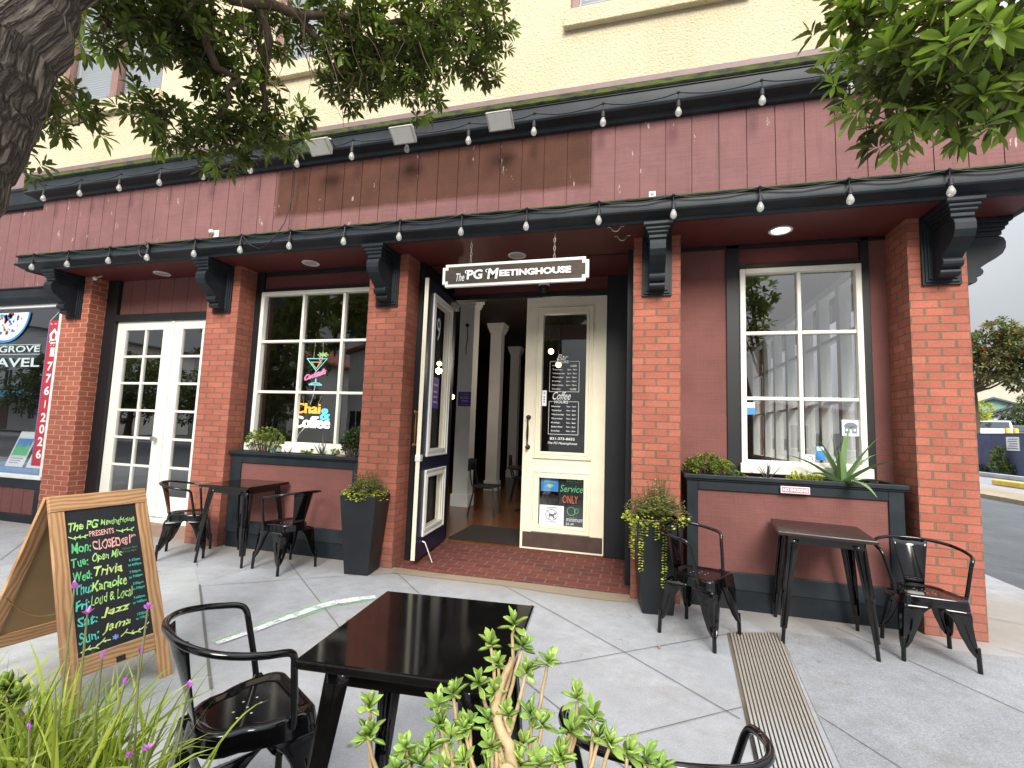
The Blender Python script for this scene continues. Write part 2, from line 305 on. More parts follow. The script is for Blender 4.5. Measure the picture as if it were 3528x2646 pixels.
EM = {k: emit(k, c, s) for k, c, s in (('bulb_warm', (1, 0.62, 0.25), 9), ('downlight_lit', (1, 0.88, 0.66), 5), ('neon_orange', (1.0, 0.36, 0.02), 1.1), ('neon_blue', (0.10, 0.62, 1.0), .8), ('neon_white', (1.0, 0.98, 0.80), 1.6), ('neon_pink', (1.0, 0.30, 0.55), .5), ('neon_teal', (0.30, 0.95, 0.95), .45), ('neon_lime', (0.55, 0.95, 0.30), 0.4), ('neon_yellow', (0.85, 0.85, 0.25), 0.4))}

# ------------------------------------------------------------------ object helpers
def tag(o, label=None, cat=None, group=None, kind=None):
    for k, v in (('label', label), ('category', cat), ('group', group), ('kind', kind)):
        if v: o[k] = v
    return o
def empty(name, loc=(0, 0, 0), rz=0, label=None, cat=None, group=None):
    o = bpy.data.objects.new(name, None); COL.objects.link(o); o.location = loc; o.rotation_euler = (0, 0, rz); o.empty_display_size = 0.1
    return tag(o, label, cat, group)
def copy_tree(o, parent=None):
    c = o.copy(); COL.objects.link(c); c.parent = parent
    for ch in list(o.children): copy_tree(ch, c)
    return c
class MB:
    def __init__(s): s.v = []; s.f = []; s.uv = {}; s.fm = {}; s.cur = 0
    def add(s, vs, fs, uvs=None):
        b = len(s.v); s.v += [tuple(p) for p in vs]
        for i, f in enumerate(fs):
            if s.cur: s.fm[len(s.f)] = s.cur
            if uvs: s.uv[len(s.f)] = uvs[i]
            s.f.append(tuple(b + k for k in f))
        return s
    def box(s, x0, x1, y0, y1, z0, z1, M=None):
        vs = [(x, y, z) for z in (z0, z1) for y in (y0, y1) for x in (x0, x1)]
        if M is not None: vs = [tuple(M @ Vector(p)) for p in vs]
        return s.add(vs, [(0, 2, 3, 1), (4, 5, 7, 6), (0, 1, 5, 4), (2, 6, 7, 3), (0, 4, 6, 2), (1, 3, 7, 5)])
    def quad(s, a, b, c, d, uv=None): return s.add([a, b, c, d], [(0, 1, 2, 3)], [uv] if uv else None)
    def prism(s, poly, x0, x1, f):     # extrude polygon (a,b) between x0..x1; f(x,a,b)->xyz
        n = len(poly); vs = [f(x0, a, b) for a, b in poly] + [f(x1, a, b) for a, b in poly]
        return s.add(vs, [tuple(range(n))[::-1], tuple(range(n, 2 * n))] + [(i, (i + 1) % n, n + (i + 1) % n, n + i) for i in range(n)])
    def tube(s, pts, r, seg=8, caps=True, flat=1.0):
        pts = [Vector(p) for p in pts]; n = len(pts)
        rs = list(r) if hasattr(r, '__len__') else [r] * n
        T = [(pts[min(i + 1, n - 1)] - pts[max(i - 1, 0)]).normalized() for i in range(n)]
        ref = Vector((0, 0, 1)) if abs(T[0].z) < 0.9 else Vector((1, 0, 0)); u = T[0].cross(ref).normalized(); b = len(s.v); L = 0
        LL = []
        for i in range(n):
            u = (u - T[i] * u.dot(T[i])).normalized(); w = T[i].cross(u)
            if i: L += (pts[i] - pts[i - 1]).length
            LL.append(L)
            for k in range(seg):
                a = 2 * math.pi * k / seg; s.v.append(tuple(pts[i] + (u * math.cos(a) + w * math.sin(a) * flat) * rs[i]))
        for i in range(n - 1):
            for k in range(seg):
                k2 = (k + 1) % seg
                if s.cur: s.fm[len(s.f)] = s.cur
                s.uv[len(s.f)] = [(k / seg, LL[i]), ((k + 1) / seg, LL[i]), ((k + 1) / seg, LL[i + 1]), (k / seg, LL[i + 1])]
                s.f.append((b + i * seg + k, b + i * seg + k2, b + (i + 1) * seg + k2, b + (i + 1) * seg + k))
        if caps:
            for e in (tuple(b + k for k in range(seg))[::-1], tuple(b + (n - 1) * seg + k for k in range(seg))):
                if s.cur: s.fm[len(s.f)] = s.cur
                s.f.append(e)
        return s
    def lathe(s, prof, c=(0, 0, 0), seg=16, M=None, caps=True):
        b = []; n = len(prof)
        for r, z in prof:
            for k in range(seg):
                a = 2 * math.pi * k / seg; p = Vector((c[0] + r * math.cos(a), c[1] + r * math.sin(a), c[2] + z)); b.append(tuple(M @ p) if M is not None else tuple(p))
        fs = [(i * seg + k, i * seg + (k + 1) % seg, (i + 1) * seg + (k + 1) % seg, (i + 1) * seg + k) for i in range(n - 1) for k in range(seg)]
        if caps: fs += [tuple(range(seg))[::-1], tuple((n - 1) * seg + k for k in range(seg))]
        return s.add(b, fs)
    def ball(s, c, r, seg=10, sc=(1, 1, 1)):
        n = seg // 2 + 1; prof = [(max(1e-4, r * math.sin(math.pi * i / n)), -r * math.cos(math.pi * i / n)) for i in range(n + 1)]
        Mx = Matrix.Translation(c) @ Matrix.Diagonal((*sc, 1)); return s.lathe(prof, (0, 0, 0), seg, Mx)
    def sweep(s, prof, path):
        """profile (offset to the right of the path, z) swept along an open XY path with mitred corners"""
        P = [Vector((p[0], p[1])) for p in path]; n = len(P); D = [(P[i + 1] - P[i]).normalized() for i in range(n - 1)]; nr = [Vector((d.y, -d.x)) for d in D]
        b = len(s.v); m = len(prof)
        for i in range(n):
            if i == 0: q = nr[0]
            elif i == n - 1: q = nr[-1]
            else: q = (nr[i - 1] + nr[i]); q = q / q.length_squared * 2
            for o, z in prof: s.v.append((P[i].x + q.x * o, P[i].y + q.y * o, z))
        for i in range(n - 1):
            for k in range(m): s.f.append((b + i * m + k, b + i * m + (k + 1) % m, b + (i + 1) * m + (k + 1) % m, b + (i + 1) * m + k))
        s.f.append(tuple(b + k for k in range(m))); s.f.append(tuple(b + (n - 1) * m + k for k in range(m))[::-1]); return s
    def build(s, name, mat, parent=None, smooth=False, bevel=0, solid=0, sub=0, label=None, cat=None, group=None, kind=None, loc=None):
        me = bpy.data.meshes.new(name); me.from_pydata(s.v, [], s.f)
        if s.uv:
            ul = me.uv_layers.new(name='UVMap')
            for i, p in enumerate(me.polygons):
                if i in s.uv:
                    for li, uv in zip(p.loop_indices, s.uv[i]): ul.data[li].uv = uv
        for mm in (mat if isinstance(mat, (list, tuple)) else [mat]): me.materials.append(MATS[mm])
        for i, k in s.fm.items(): me.polygons[i].material_index = k
        me.validate(); me.update()
        if smooth:
            for p in me.polygons: p.use_smooth = True
            me.set_sharp_from_angle(angle=R(smooth if smooth > 1 else 40))
        o = bpy.data.objects.new(name, me); COL.objects.link(o)
        if parent: o.parent = parent
        if loc: o.location = loc
        if solid: md = o.modifiers.new('solid', 'SOLIDIFY'); md.thickness = solid; md.offset = 0
        if bevel: md = o.modifiers.new('bevel', 'BEVEL'); md.width = bevel; md.segments = 2; md.limit_method = 'ANGLE'; md.angle_limit = R(35)
        if sub: md = o.modifiers.new('sub', 'SUBSURF'); md.levels = sub; md.render_levels = sub
        return tag(o, label, cat, group, kind)
def box(name, mat, parent, *b, bevel=0, **kw): return MB().box(*b).build(name, mat, parent, bevel=bevel, **kw)
def frame2(mb, x0, x1, z0, z1, w, y0, y1):     # rectangular frame, pieces butted end to end
    mb.box(x0, x0 + w, y0, y1, z0, z1); mb.box(x1 - w, x1, y0, y1, z0, z1); mb.box(x0 + w, x1 - w, y0, y1, z1 - w, z1); mb.box(x0 + w, x1 - w, y0, y1, z0, z0 + w); return mb

# text -> flat geometry
_tc = {}
def text_geo(t, shear=0.0, off=0.0, ext=0.0):
    k = (t, shear, off, ext)
    if k not in _tc:
        cu = bpy.data.curves.new('txt', 'FONT'); cu.body = t; cu.shear = shear; cu.offset = off; cu.extrude = ext; cu.resolution_u = 3
        ob = bpy.data.objects.new('txt', cu); COL.objects.link(ob); dg = bpy.context.evaluated_depsgraph_get(); dg.update()
        me = bpy.data.meshes.new_from_object(ob.evaluated_get(dg)); vs = np.array([v.co[:] for v in me.vertices]); fs = [tuple(p.vertices) for p in me.polygons]
        bpy.data.objects.remove(ob); bpy.data.meshes.remove(me); bpy.data.curves.remove(cu); _tc[k] = (vs, fs)
    return _tc[k]
def put_text(mb, t, f, u0, u1, v0, v1, shear=0.0, off=0.0, ext=0.0, jit=0.0, keep=False):
    """fit text into [u0,u1]x[v0,v1]; f(u,v,d)->xyz"""
    vs, fs = text_geo(t, shear, off, ext)
    if len(vs) == 0: return
    lo = vs.min(0); hi = vs.max(0); P = []
    for p in vs:
        a = (p[0] - lo[0]) / max(1e-6, hi[0] - lo[0]); b = (p[1] - lo[1]) / max(1e-6, hi[1] - lo[1])
        u = u0 + a * (u1 - u0); v = v0 + b * (v1 - v0)
        if jit: v += jit * math.sin(u * 61 + v * 23); u += jit * math.sin(v * 83 + u * 17)
        P.append(f(u, v, p[2]))
    mb.add(P, fs)

# leaves: arrays -> one mesh
def leaf_obj(name, mat, parent, base, d, L, w, age, droop=0.15, fold=0.25, thick=False, **kw):
    base = np.asarray(base, float); d = np.asarray(d, float); n = len(base)
    if n == 0: return None
    d = d / np.linalg.norm(d, axis=1, keepdims=True); L = np.broadcast_to(np.asarray(L, float), (n,))[:, None]; w = np.broadcast_to(np.asarray(w, float), (n,))[:, None]
    up = np.tile([0, 0, 1.0], (n, 1)) + rng.normal(0, 0.35, (n, 3)); side = np.cross(d, up); side /= np.linalg.norm(side, axis=1, keepdims=True) + 1e-9; nr = np.cross(side, d)
    g = np.array([0, 0, -1.0]); dr = np.broadcast_to(np.asarray(droop, float), (n,))[:, None]
    p0 = base; m1 = base + d * L * 0.38 + g * L * dr * 0.15; m2 = base + d * L * 0.70 + g * L * dr * 0.5; tp = base + d * L + g * L * dr
    V = np.stack([p0, m1 - side * w * 0.42 + nr * w * fold * 0.5, m1 - nr * w * fold * 0.3, m1 + side * w * 0.42 + nr * w * fold * 0.5,
                  m2 - side * w * 0.5 + nr * w * fold * 0.5, m2 - nr * w * fold * 0.3, m2 + side * w * 0.5 + nr * w * fold * 0.5, tp], 1).reshape(-1, 3)
    F = np.array([[0, 2, 1, -1], [0, 3, 2, -1], [1, 2, 5, 4], [2, 3, 6, 5], [4, 5, 7, -1], [5, 6, 7, -1]])
    idx = np.arange(n) * 8; faces = []
    for b in idx:
        b = int(b)
        faces += [(b, b + 2, b + 1), (b, b + 3, b + 2), (b + 1, b + 2, b + 5, b + 4), (b + 2, b + 3, b + 6, b + 5), (b + 4, b + 5, b + 7), (b + 5, b + 6, b + 7)]
    me = bpy.data.meshes.new(name); me.from_pydata(V.tolist(), [], faces)
    at = me.attributes.new('age', 'FLOAT', 'POINT'); at.data.foreach_set('value', np.repeat(np.broadcast_to(np.asarray(age, float), (n,)), 8).astype(np.float32))
    me.materials.append(MATS[mat]); me.update()
    for p in me.polygons: p.use_smooth = True
    o = bpy.data.objects.new(name, me); COL.objects.link(o); o.parent = parent
    if thick: md = o.modifiers.new('solid', 'SOLIDIFY'); md.thickness = thick; md.offset = 0
    return tag(o, **kw)
def rosettes(centers, axes, n, spread=(35, 95), L=0.08, w=0.024, lv=0.25):
    """leaf bases/directions for whorled shoots"""
    B = []; D = []; LL = []; I = []
    for i, (c, a) in enumerate(zip(centers, axes)):
        a = Vector(a).normalized(); q = a.to_track_quat('Z', 'Y'); ph = random.random() * 6.28
        for k in range(n):
            t = R(spread[0] + (spread[1] - spread[0]) * (k + random.random() * 0.6) / n); p = ph + k * 2.39996
            v = q @ Vector((math.sin(t) * math.cos(p), math.sin(t) * math.sin(p), math.cos(t)))
            B.append(tuple(Vector(c) + a * (0.006 * (n - k) * L / 0.08) * 0.5)); D.append(tuple(v)); LL.append(L * random.uniform(1 - lv, 1 + lv)); I.append(i)
    return np.array(B), np.array(D), np.array(LL), np.array(I)

# ------------------------------------------------------------------ ground
def poly_sheet(name, pts, z, mat, kind='structure', parent=None, **kw):
    return MB().add([(x, y, z) for x, y in pts], [tuple(range(len(pts)))]).build(name, mat, parent, kind=kind, **kw)
poly_sheet('ground', [(-400, -400), (400, -400), (400, 400), (-400, 400)], -0.16, 'asphalt')
poly_sheet('street', [(-90, -16), (60, -16), (60, -6.2), (-90, -6.2)], -0.13, 'asphalt')
poly_sheet('side_street', [(4.35, -6.2), (10.7, -6.2), (10.7, 70), (4.35, 70)], -0.125, 'asphalt')
def slab(name, pts, z0, z1, mat):
    n = len(pts); vs = [(x, y, z0) for x, y in pts] + [(x, y, z1) for x, y in pts]
    return MB().add(vs, [tuple(range(n, 2 * n))] + [(i, (i + 1) % n, n + (i + 1) % n, n + i) for i in range(n)]).build(name, mat, kind='structure')
slab('sidewalk', [(-90, -6.2), (4.35, -6.2), (4.35, 60), (3.0, 60), (3.0, 0.4), (-90, 0.4)], -0.2, 0.0, 'concrete_grey')
slab('opposite_pavement', [(-90, -19.5), (60, -19.5), (60, -16), (-90, -16)], -0.2, 0.0, 'concrete_grey')
slab('far_pavement', [(10.7, -6), (12.4, -6), (12.4, 70), (10.7, 70)], -0.2, 0.0, 'concrete_tan'); slab('far_driveway', [(12.4, -6), (19.4, -6), (19.4, 70), (12.4, 70)], -0.2, -0.02, 'concrete_speckled')
poly_sheet('sidewalk_panel', [(1.53, -0.36), (3.7, -0.2), (4.2, -1.2), (4.3, -6.1), (0.9, -6.1), (1.385, -1.957)], 0.004, 'concrete_speckled')
poly_sheet('new_concrete_panel', [(-3.80, -0.70), (-3.30, -1.08), (-2.178, -2.018), (-1.77, -2.36), (-0.6, -3.35), (-2.6, -5.6), (-7.2, -3.6), (-4.95, -1.55), (-4.06, -0.86)], 0.004, 'concrete_new')
poly_sheet('entry_border', [(-1.95, 0.06), (-1.5, 0.03), (-0.9, 0.05), (-0.3, 0.07), (0.1, 0.06), (0.40, 0.09), (0.42, -0.12), (0.18, -0.15), (-0.3, -0.135), (-0.74, -0.10), (-1.48, -0.125), (-1.93, -0.14)], 0.004, 'concrete_tan')
eb = MB(); eb.add([(-1.998, 0.05, 0.006), (-1.5, 0.025, 0.006), (-0.9, 0.05, 0.006), (-0.3, 0.07, 0.006), (0.406, 0.08, 0.006), (0.406, 1.05, 0.066), (-1.998, 1.05, 0.066)], [(0, 1, 2, 3, 4, 5, 6)])
eb.build('entry_paving', 'brick_paver', kind='structure')
jt = MB()
def joint(pts, w=0.0055, z=0.0065):
    for (x0, y0), (x1, y1) in zip(pts, pts[1:]):
        d = Vector((x1 - x0, y1 - y0)).normalized(); q = Vector((-d.y, d.x)) * w / 2
        jt.add([(x0 + q.x, y0 + q.y, z), (x0 - q.x, y0 - q.y, z), (x1 - q.x, y1 - q.y, z), (x1 + q.x, y1 + q.y, z)], [(0, 1, 2, 3)])
for p in ([(-1.858, -.13), (-1.40, -.58), (-.8, -1.13), (-.22, -1.65), (.12, -1.95), (1.0, -2.85)], [(-.75, -.10), (-.15, -.63), (.40, -1.123), (1.01, -1.70)],
          [(-.75, -2.0), (.10, -1.361), (.486, -1.05), (1.13, -.55)], [(-.5, -2.78), (.41, -2.065), (1.063, -1.56)], [(1.427, -1.525), (1.64, -1.857), (2.6, -3.3)], [(2.0, -.1), (2.2, -.462), (2.57, -1.118), (3.6, -2.9)],
          [(-4.48, -.083), (-3.80, -.666)], [(-3.27, -1.11), (-2.263, -.375), (-1.86, -.13)], [(-3.124, -.178), (-2.4, -.78), (-1.709, -1.349), (-.75, -2.2)], [(-5.68, -1.208), (-6.69, -.351)], [(3.05, -.1), (3.9, -.75)], [(3.2, .7), (4.35, .25)], [(3.05, 2.4), (4.35, 2.0)]): joint(p)
joint([(-3.30, -1.08), (-2.178, -2.018), (-1.77, -2.36)], 0.016)
jt.build('pavement_joints', 'joint_dark', kind='structure')
cw = MB(); cg = MB()
A_ = [(-2.20, -1.93), (-2.15, -1.76), (-2.07, -1.42), (-2.0, -1.16), (-1.93, -1.02), (-1.80, -.88), (-1.70, -.80)]
for i in range(len(A_) - 1):
    (x0, y0), (x1, y1) = A_[i], A_[i + 1]; d = Vector((x1 - x0, y1 - y0)).normalized(); q = Vector((-d.y, d.x))
    wq = (.028, .034, .04, .046, .046, .036)[i]
    for mb, a, b, z in ((cw, -wq, wq, 0.0095),) + (((cg, wq * .7, wq + .035, 0.0085),) if i < 4 else ()) + (((cg, -wq - .035, -wq * .7, 0.0085),) if i > 1 else ()):
        mb.add([(x0 + q.x * a, y0 + q.y * a, z), (x1 + q.x * a, y1 + q.y * a, z), (x1 + q.x * b, y1 + q.y * b, z), (x0 + q.x * b, y0 + q.y * b, z)], [(0, 1, 2, 3)])
cw.build('pavement_chalk', 'ground_chalk_white', kind='structure'); cg.build('pavement_chalk', 'ground_chalk_green', kind='structure')
# trench drain with long ribs
dr = empty('trench_drain', (1.25, -1.5, 0), label='long ribbed trench drain grate running across the sidewalk towards the planter box', cat='drain')
dl = ((1.150, -.520), (.905, -3.5)); drr = ((1.518, -.393), (1.19, -3.35))
P2 = lambda t, s: (dl[0][0] + (dl[1][0] - dl[0][0]) * s + ((drr[0][0] + (drr[1][0] - drr[0][0]) * s) - (dl[0][0] + (dl[1][0] - dl[0][0]) * s)) * t - 1.25,
                   dl[0][1] + (dl[1][1] - dl[0][1]) * s + ((drr[0][1] + (drr[1][1] - drr[0][1]) * s) - (dl[0][1] + (dl[1][1] - dl[0][1]) * s)) * t + 1.5)
mb = MB(); a, b, c, d = P2(-.05, 0), P2(1.02, 0), P2(1.02, 1), P2(-.05, 1); mb.add([(*a, .005), (*b, .005), (*c, .005), (*d, .005)], [(0, 1, 2, 3)]); mb.build('channel', 'channel_dark', dr)
mb = MB(); K = 16
for k in range(K):
    t0, t1 = (k + .20) / K, (k + .80) / K; q = [P2(t0, 0), P2(t1, 0), P2(t1, 1), P2(t0, 1)]
    mb.add([(*p, .006) for p in q] + [(*p, .016) for p in q], [(4, 5, 6, 7), (0, 1, 5, 4), (1, 2, 6, 5), (3, 0, 4, 7)])
mb.build('grate', 'rib_pale', dr)

# ------------------------------------------------------------------ the cafe building
cafe = empty('cafe_building', (-2.1, 0, 0), label='two storey cafe with red brick pillars, maroon board front and cream stucco upper floor', cat='building')
cafe.location = (0, 0, 0)
ZS = 3.37; YL, YR, YD = 0.27, 0.37, 1.10
PIL = dict(A=(-7.295, -6.79, .22), B=(-4.755, -4.272, .25), C=(-2.473, -1.998, .27), D=(.406, .835, .30), E=(2.637, 3.043, .39))
def bracket_parts(pl, cx):
    mb = MB(); f = lambda x, a, b: (x, -a, b)
    mb.box(cx - .135, cx + .135, -.022, -.003, 2.78, 3.366); mb.box(cx - .118, cx + .118, -.034, -.022, 2.80, 3.366); mb.box(cx - .10, cx + .10, -.046, -.034, 2.825, 3.366)
    prof = [(.046, 3.22), (.31, 3.22), (.335, 3.205), (.348, 3.17), (.345, 3.12), (.32, 3.07), (.27, 3.03), (.215, 2.995), (.175, 2.965), (.165, 2.955), (.178, 2.945), (.185, 2.925), (.180, 2.905), (.165, 2.89), (.145, 2.884), (.130, 2.880), (.138, 2.868), (.140, 2.850), (.128, 2.832), (.105, 2.825), (.046, 2.825)]
    mb.prism(prof, cx - .070, cx + .070, f)
    for w, dd, z0, z1 in ((.078, .318, 3.2205, 3.262), (.090, .336, 3.2625, 3.292), (.104, .352, 3.2925, 3.325), (.125, .372, 3.3255, 3.366)): mb.prism([(.046, z0), (dd - .015, z0), (dd, z0 + .012), (dd, z1), (.046, z1)], cx - w, cx + w, f)
    return mb.build('bracket', 'dark_trim', pl, bevel=.004)
for k, (x0, x1, dp) in PIL.items():
    w = x1 - x0; su = .406 / w; mb = MB(); z0, z1 = -.03, ZS + .02; v0, v1 = z0, z1
    U = lambda a, b: [(a, v0), (b, v0), (b, v1), (a, v1)]
    mb.quad((x0, 0, z0), (x1, 0, z0), (x1, 0, z1), (x0, 0, z1), U(0, .406))
    mb.quad((x1, 0, z0), (x1, dp, z0), (x1, dp, z1), (x1, 0, z1), U(.406, .406 + dp))
    mb.quad((x0, dp, z0), (x0, 0, z0), (x0, 0, z1), (x0, dp, z1), U(-dp, 0))
    mb.quad((x1, dp, z0), (x0, dp, z0), (x0, dp, z1), (x1, dp, z1), U(0, .4))
    pl = mb.build('brick_pillar', 'brick_pale_joint' if k == 'A' else 'brick_wall', cafe); bracket_parts(pl, (x0 + x1) / 2 + (.02 if k == 'E' else -.01 if k == 'A' else 0))
    if k == 'E':
        b2 = bracket_parts(pl, 0); b2.matrix_local = Matrix.Translation((x1, .20, 0)) @ Matrix.Rotation(R(90), 4, 'Z')
# moulding between pillar head and soffit, soffit, fascia, cornices
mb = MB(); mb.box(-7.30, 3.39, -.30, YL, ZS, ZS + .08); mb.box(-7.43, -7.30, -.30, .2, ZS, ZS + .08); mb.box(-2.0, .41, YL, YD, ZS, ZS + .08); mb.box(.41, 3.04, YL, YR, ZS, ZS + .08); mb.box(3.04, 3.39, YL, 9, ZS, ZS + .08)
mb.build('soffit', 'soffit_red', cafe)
path = [(-7.43, .25), (-7.43, -.30), (3.39, -.30), (3.39, 9.0)]
lowp = [(0, 3.372), (.03, 3.360), (.05, 3.360), (.065, 3.383), (.085, 3.388), (.118, 3.415), (.138, 3.424), (.146, 3.438), (.138, 3.452), (.122, 3.456), (.118, 3.462), (.118, 3.528), (.136, 3.538), (.136, 3.552), (0, 3.575)]
MB().sweep(lowp, path).build('canopy_trim', 'dark_trim', cafe, smooth=35)
MB().sweep([(.137, 3.545), (.142, 3.545), (.142, 3.556), (.05, 3.572), (.05, 3.567), (.137, 3.553)], path).build('canopy_moss', 'mossy_trim', cafe)
upp = [(0, 4.352), (.03, 4.352), (.05, 4.365), (.06, 4.385), (.115, 4.405), (.140, 4.412), (.150, 4.428), (.140, 4.444), (.122, 4.448), (.118, 4.455), (.118, 4.570), (.128, 4.574), (.128, 4.585), (.0, 4.60)]
MB().sweep(upp, path).build('cornice', 'dark_trim', cafe, smooth=35)
MB().sweep([(.10, 4.592), (.136, 4.587), (.150, 4.598), (.152, 4.645), (.140, 4.655), (0, 4.70)], path).build('cornice_moss', 'mossy_trim', cafe)
mb = MB(); p_ = .2245; x = -1.113 + .0035 - p_ * 28
while x < 3.38:
    a, b = max(x, -7.43), min(x + p_ - .007, 3.39)
    if b - a > .02: mb.box(a, b, -.300, -.287, 3.55, 4.37)
    x += p_
mb.box(-7.43, 3.39, -.2865, -.2, 3.55, 4.37); mb.box(3.34, 3.39, -.19, 9, 3.55, 4.37); mb.box(-7.43, -7.38, -.19, .2, 3.55, 4.37)
mb.build('fascia', 'maroon_siding', cafe)
MB().box(-16, 3.38, -.035, -.002, 4.60, 5.02).build('flashing', 'purple_flashing', cafe)
# upper wall
UW = [(-7.96, -5.93, 5.95), (-4.08, -3.12, 5.95), (-.27, 1.40, 5.89)]
mb = MB(); xs = [-16] + [v for w in UW for v in w[:2]] + [3.36]
mb.box(-16, 3.36, 0, .25, 4.55, 5.89)
for i in range(0, len(xs), 2): mb.box(xs[i], xs[i + 1], 0, .25, 5.89, 8.2)
mb.box(-7.96, -5.93, 0, .25, 5.89, 5.95); mb.box(-4.08, -3.12, 0, .25, 5.89, 5.95); mb.box(-16, 3.36, 0, .25, 8.2, 9.0); mb.box(2.85, 3.36, .25, 14, 4.06, 9.0); mb.box(-16, 2.85, 13.2, 13.4, 0, 9.0); mb.box(-16, 2.85, .25, 13.2, 8.8, 9.0)
mb.build('upper_wall', 'cream_stucco', cafe)
for x0, x1, z0 in UW:
    wf = MB(); frame2(wf, x0 + .003, x1 - .003, z0 + .003, 8.197, .085, .05, .13); xm = x0 + (x1 - x0) * .515
    if x1 - x0 > 1.2: wf.box(xm - .065, xm + .065, .045, .13, z0 + .088, 8.11)
    o = wf.build('upper_window', 'brown_window_frame', cafe, bevel=.006)
    MB().quad((x0 + .08, .10, z0 + .08), (x1 - .08, .10, z0 + .08), (x1 - .08, .10, 8.1), (x0 + .08, .10, 8.1)).build('pane', 'pane_mirror', o)
    bl = MB(); z = z0 + .02
    while z < 8.1: bl.add([(x0 + .09, .155, z), (x1 - .09, .155, z), (x1 - .09, .185, z + .035), (x0 + .09, .185, z + .035)], [(0, 1, 2, 3)]); z += .04
    bl.box(x0, x1, .19, .2, z0, 8.1); bl.build('blind', 'paper_white', o)
    MB().box(x0 - .06, x1 + .06, -.075, -.002, z0 - .205, z0 - .015).build('window_sill', 'cream_stucco', cafe, bevel=.008)
# ground-floor walls behind the pillars
mb = MB(); mb.box(-4.16 - .112, -4.16, YL - .02, YL + .1, 0, ZS); mb.box(-2.40, -1.998, YL, YL + .1, 0, ZS); mb.box(-4.16, -2.40, YL + .002, YL + .1, 3.31, ZS); mb.box(-4.16, -2.40, YL - .015, YL + .1, 3.10, 3.145)
mb.box(-6.79, -6.585, .205, YL + .1, 0, ZS); mb.box(-6.585, -4.6, .205, YL + .1, 2.785, 2.88); mb.box(-4.6, -4.272, .25, YL + .1, 0, ZS)
mb.box(1.285, 1.405, YR - .02, YR + .1, 0, ZS); mb.box(2.43, 2.50, YR - .02, YR + .1, 0, ZS); mb.box(1.405, 2.43, YR - .015, YR + .1, 3.115, 3.165); mb.box(.835, 2.637, YR - .02, YR + .0, 3.335, ZS)
mb.box(.084, .406, YD - .03, YD + .1, 0, ZS); mb.box(-1.998, -1.905, YD - .03, YD + .1, 0, ZS); mb.box(-1.905, .084, YD - .02, YD + .1, 3.14, 3.20)
mb.build('trim_posts', 'black_paint', cafe, bevel=.004)
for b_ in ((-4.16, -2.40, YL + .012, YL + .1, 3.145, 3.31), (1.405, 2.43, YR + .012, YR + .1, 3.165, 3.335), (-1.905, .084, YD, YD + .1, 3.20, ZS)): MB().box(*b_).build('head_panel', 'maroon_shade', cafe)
for b_ in ((.345, .405, .301, YD - .031, 0, ZS), (-1.998, -1.94, .271, YD - .031, 0, ZS)): MB().box(*b_).build('jamb_lining', 'black_paint', cafe)
for b_ in ((.836, 1.285, YR, YR + .1, 0, 3.335), (2.50, 2.637, YR, YR + .1, 0, 3.335), (-4.16, -2.40, YL, YL + .1, 0, 1.15), (1.405, 2.43, YR, YR + .1, 0, 1.17)): MB().box(*b_).build('bay_wall', 'maroon_panel', cafe)
mb = MB(); x = -6.661
while x < -4.7: mb.box(x + .003, min(x + .252, -4.6) - .003, YL - .012, YL, 2.88, ZS); x += .252
mb.box(-6.79, -4.6, YL + .001, YL + .1, 2.88, ZS); mb.build('board_panel', 'maroon_panel', cafe)
mb = MB(); mb.box(-6.79, -4.60, .10, YL + .1, -.02, .145); mb.build('door_step', 'stone_pink', cafe, bevel=.006)
mb = MB(); mb.box(-6.585, -4.60, .17, YL + .1, .1455, .19); mb.build('door_sill', 'frame_white', cafe, bevel=.006)
# French doors
for i, (x0, x1) in enumerate(((-6.58, -5.58), (-5.572, -4.60))):
    mb = MB(); y0, y1 = YL - .025, YL + .02; z0, z1 = .20, 2.782; st = .165; gb, gt = .464, 2.661
    mb.box(x0, x0 + st, y0, y1, z0, z1); mb.box(x1 - st, x1, y0, y1, z0, z1); mb.box(x0 + st, x1 - st, y0, y1, z0, gb); mb.box(x0 + st, x1 - st, y0, y1, gt, z1)
    n = 6; h = (gt - gb) / n; xm = (x0 + x1) / 2 + .02
    mb.box(xm - .018, xm + .018, y0 + .006, y1, gb, gt)
    for k in range(1, n): mb.box(x0 + st, xm - .018, y0 + .008, y1, gb + k * h - .016, gb + k * h + .016); mb.box(xm + .018, x1 - st, y0 + .008, y1, gb + k * h - .016, gb + k * h + .016)
    if i == 1: mb.box(x0 - .028, x0 + .03, y0 - .014, y0, z0 + .01, z1 - .01)
    o = mb.build('french_door', 'frame_white', cafe, bevel=.006)
    MB().quad((x0 + st, YL, gb), (x1 - st, YL, gb), (x1 - st, YL, gt), (x0 + st, YL, gt)).build('pane', 'pane_mirror', o)
    if i == 0: MB().lathe([(.012, 0), (.012, .03), (.028, .035), (.034, .05), (.03, .068), (.01, .075)], (0, 0, 0), 14, Matrix.Translation((x1 - .085, y0, 1.20)) @ Matrix.Rotation(R(90), 4, 'X')).build('door_knob', 'steel', o, smooth=50)
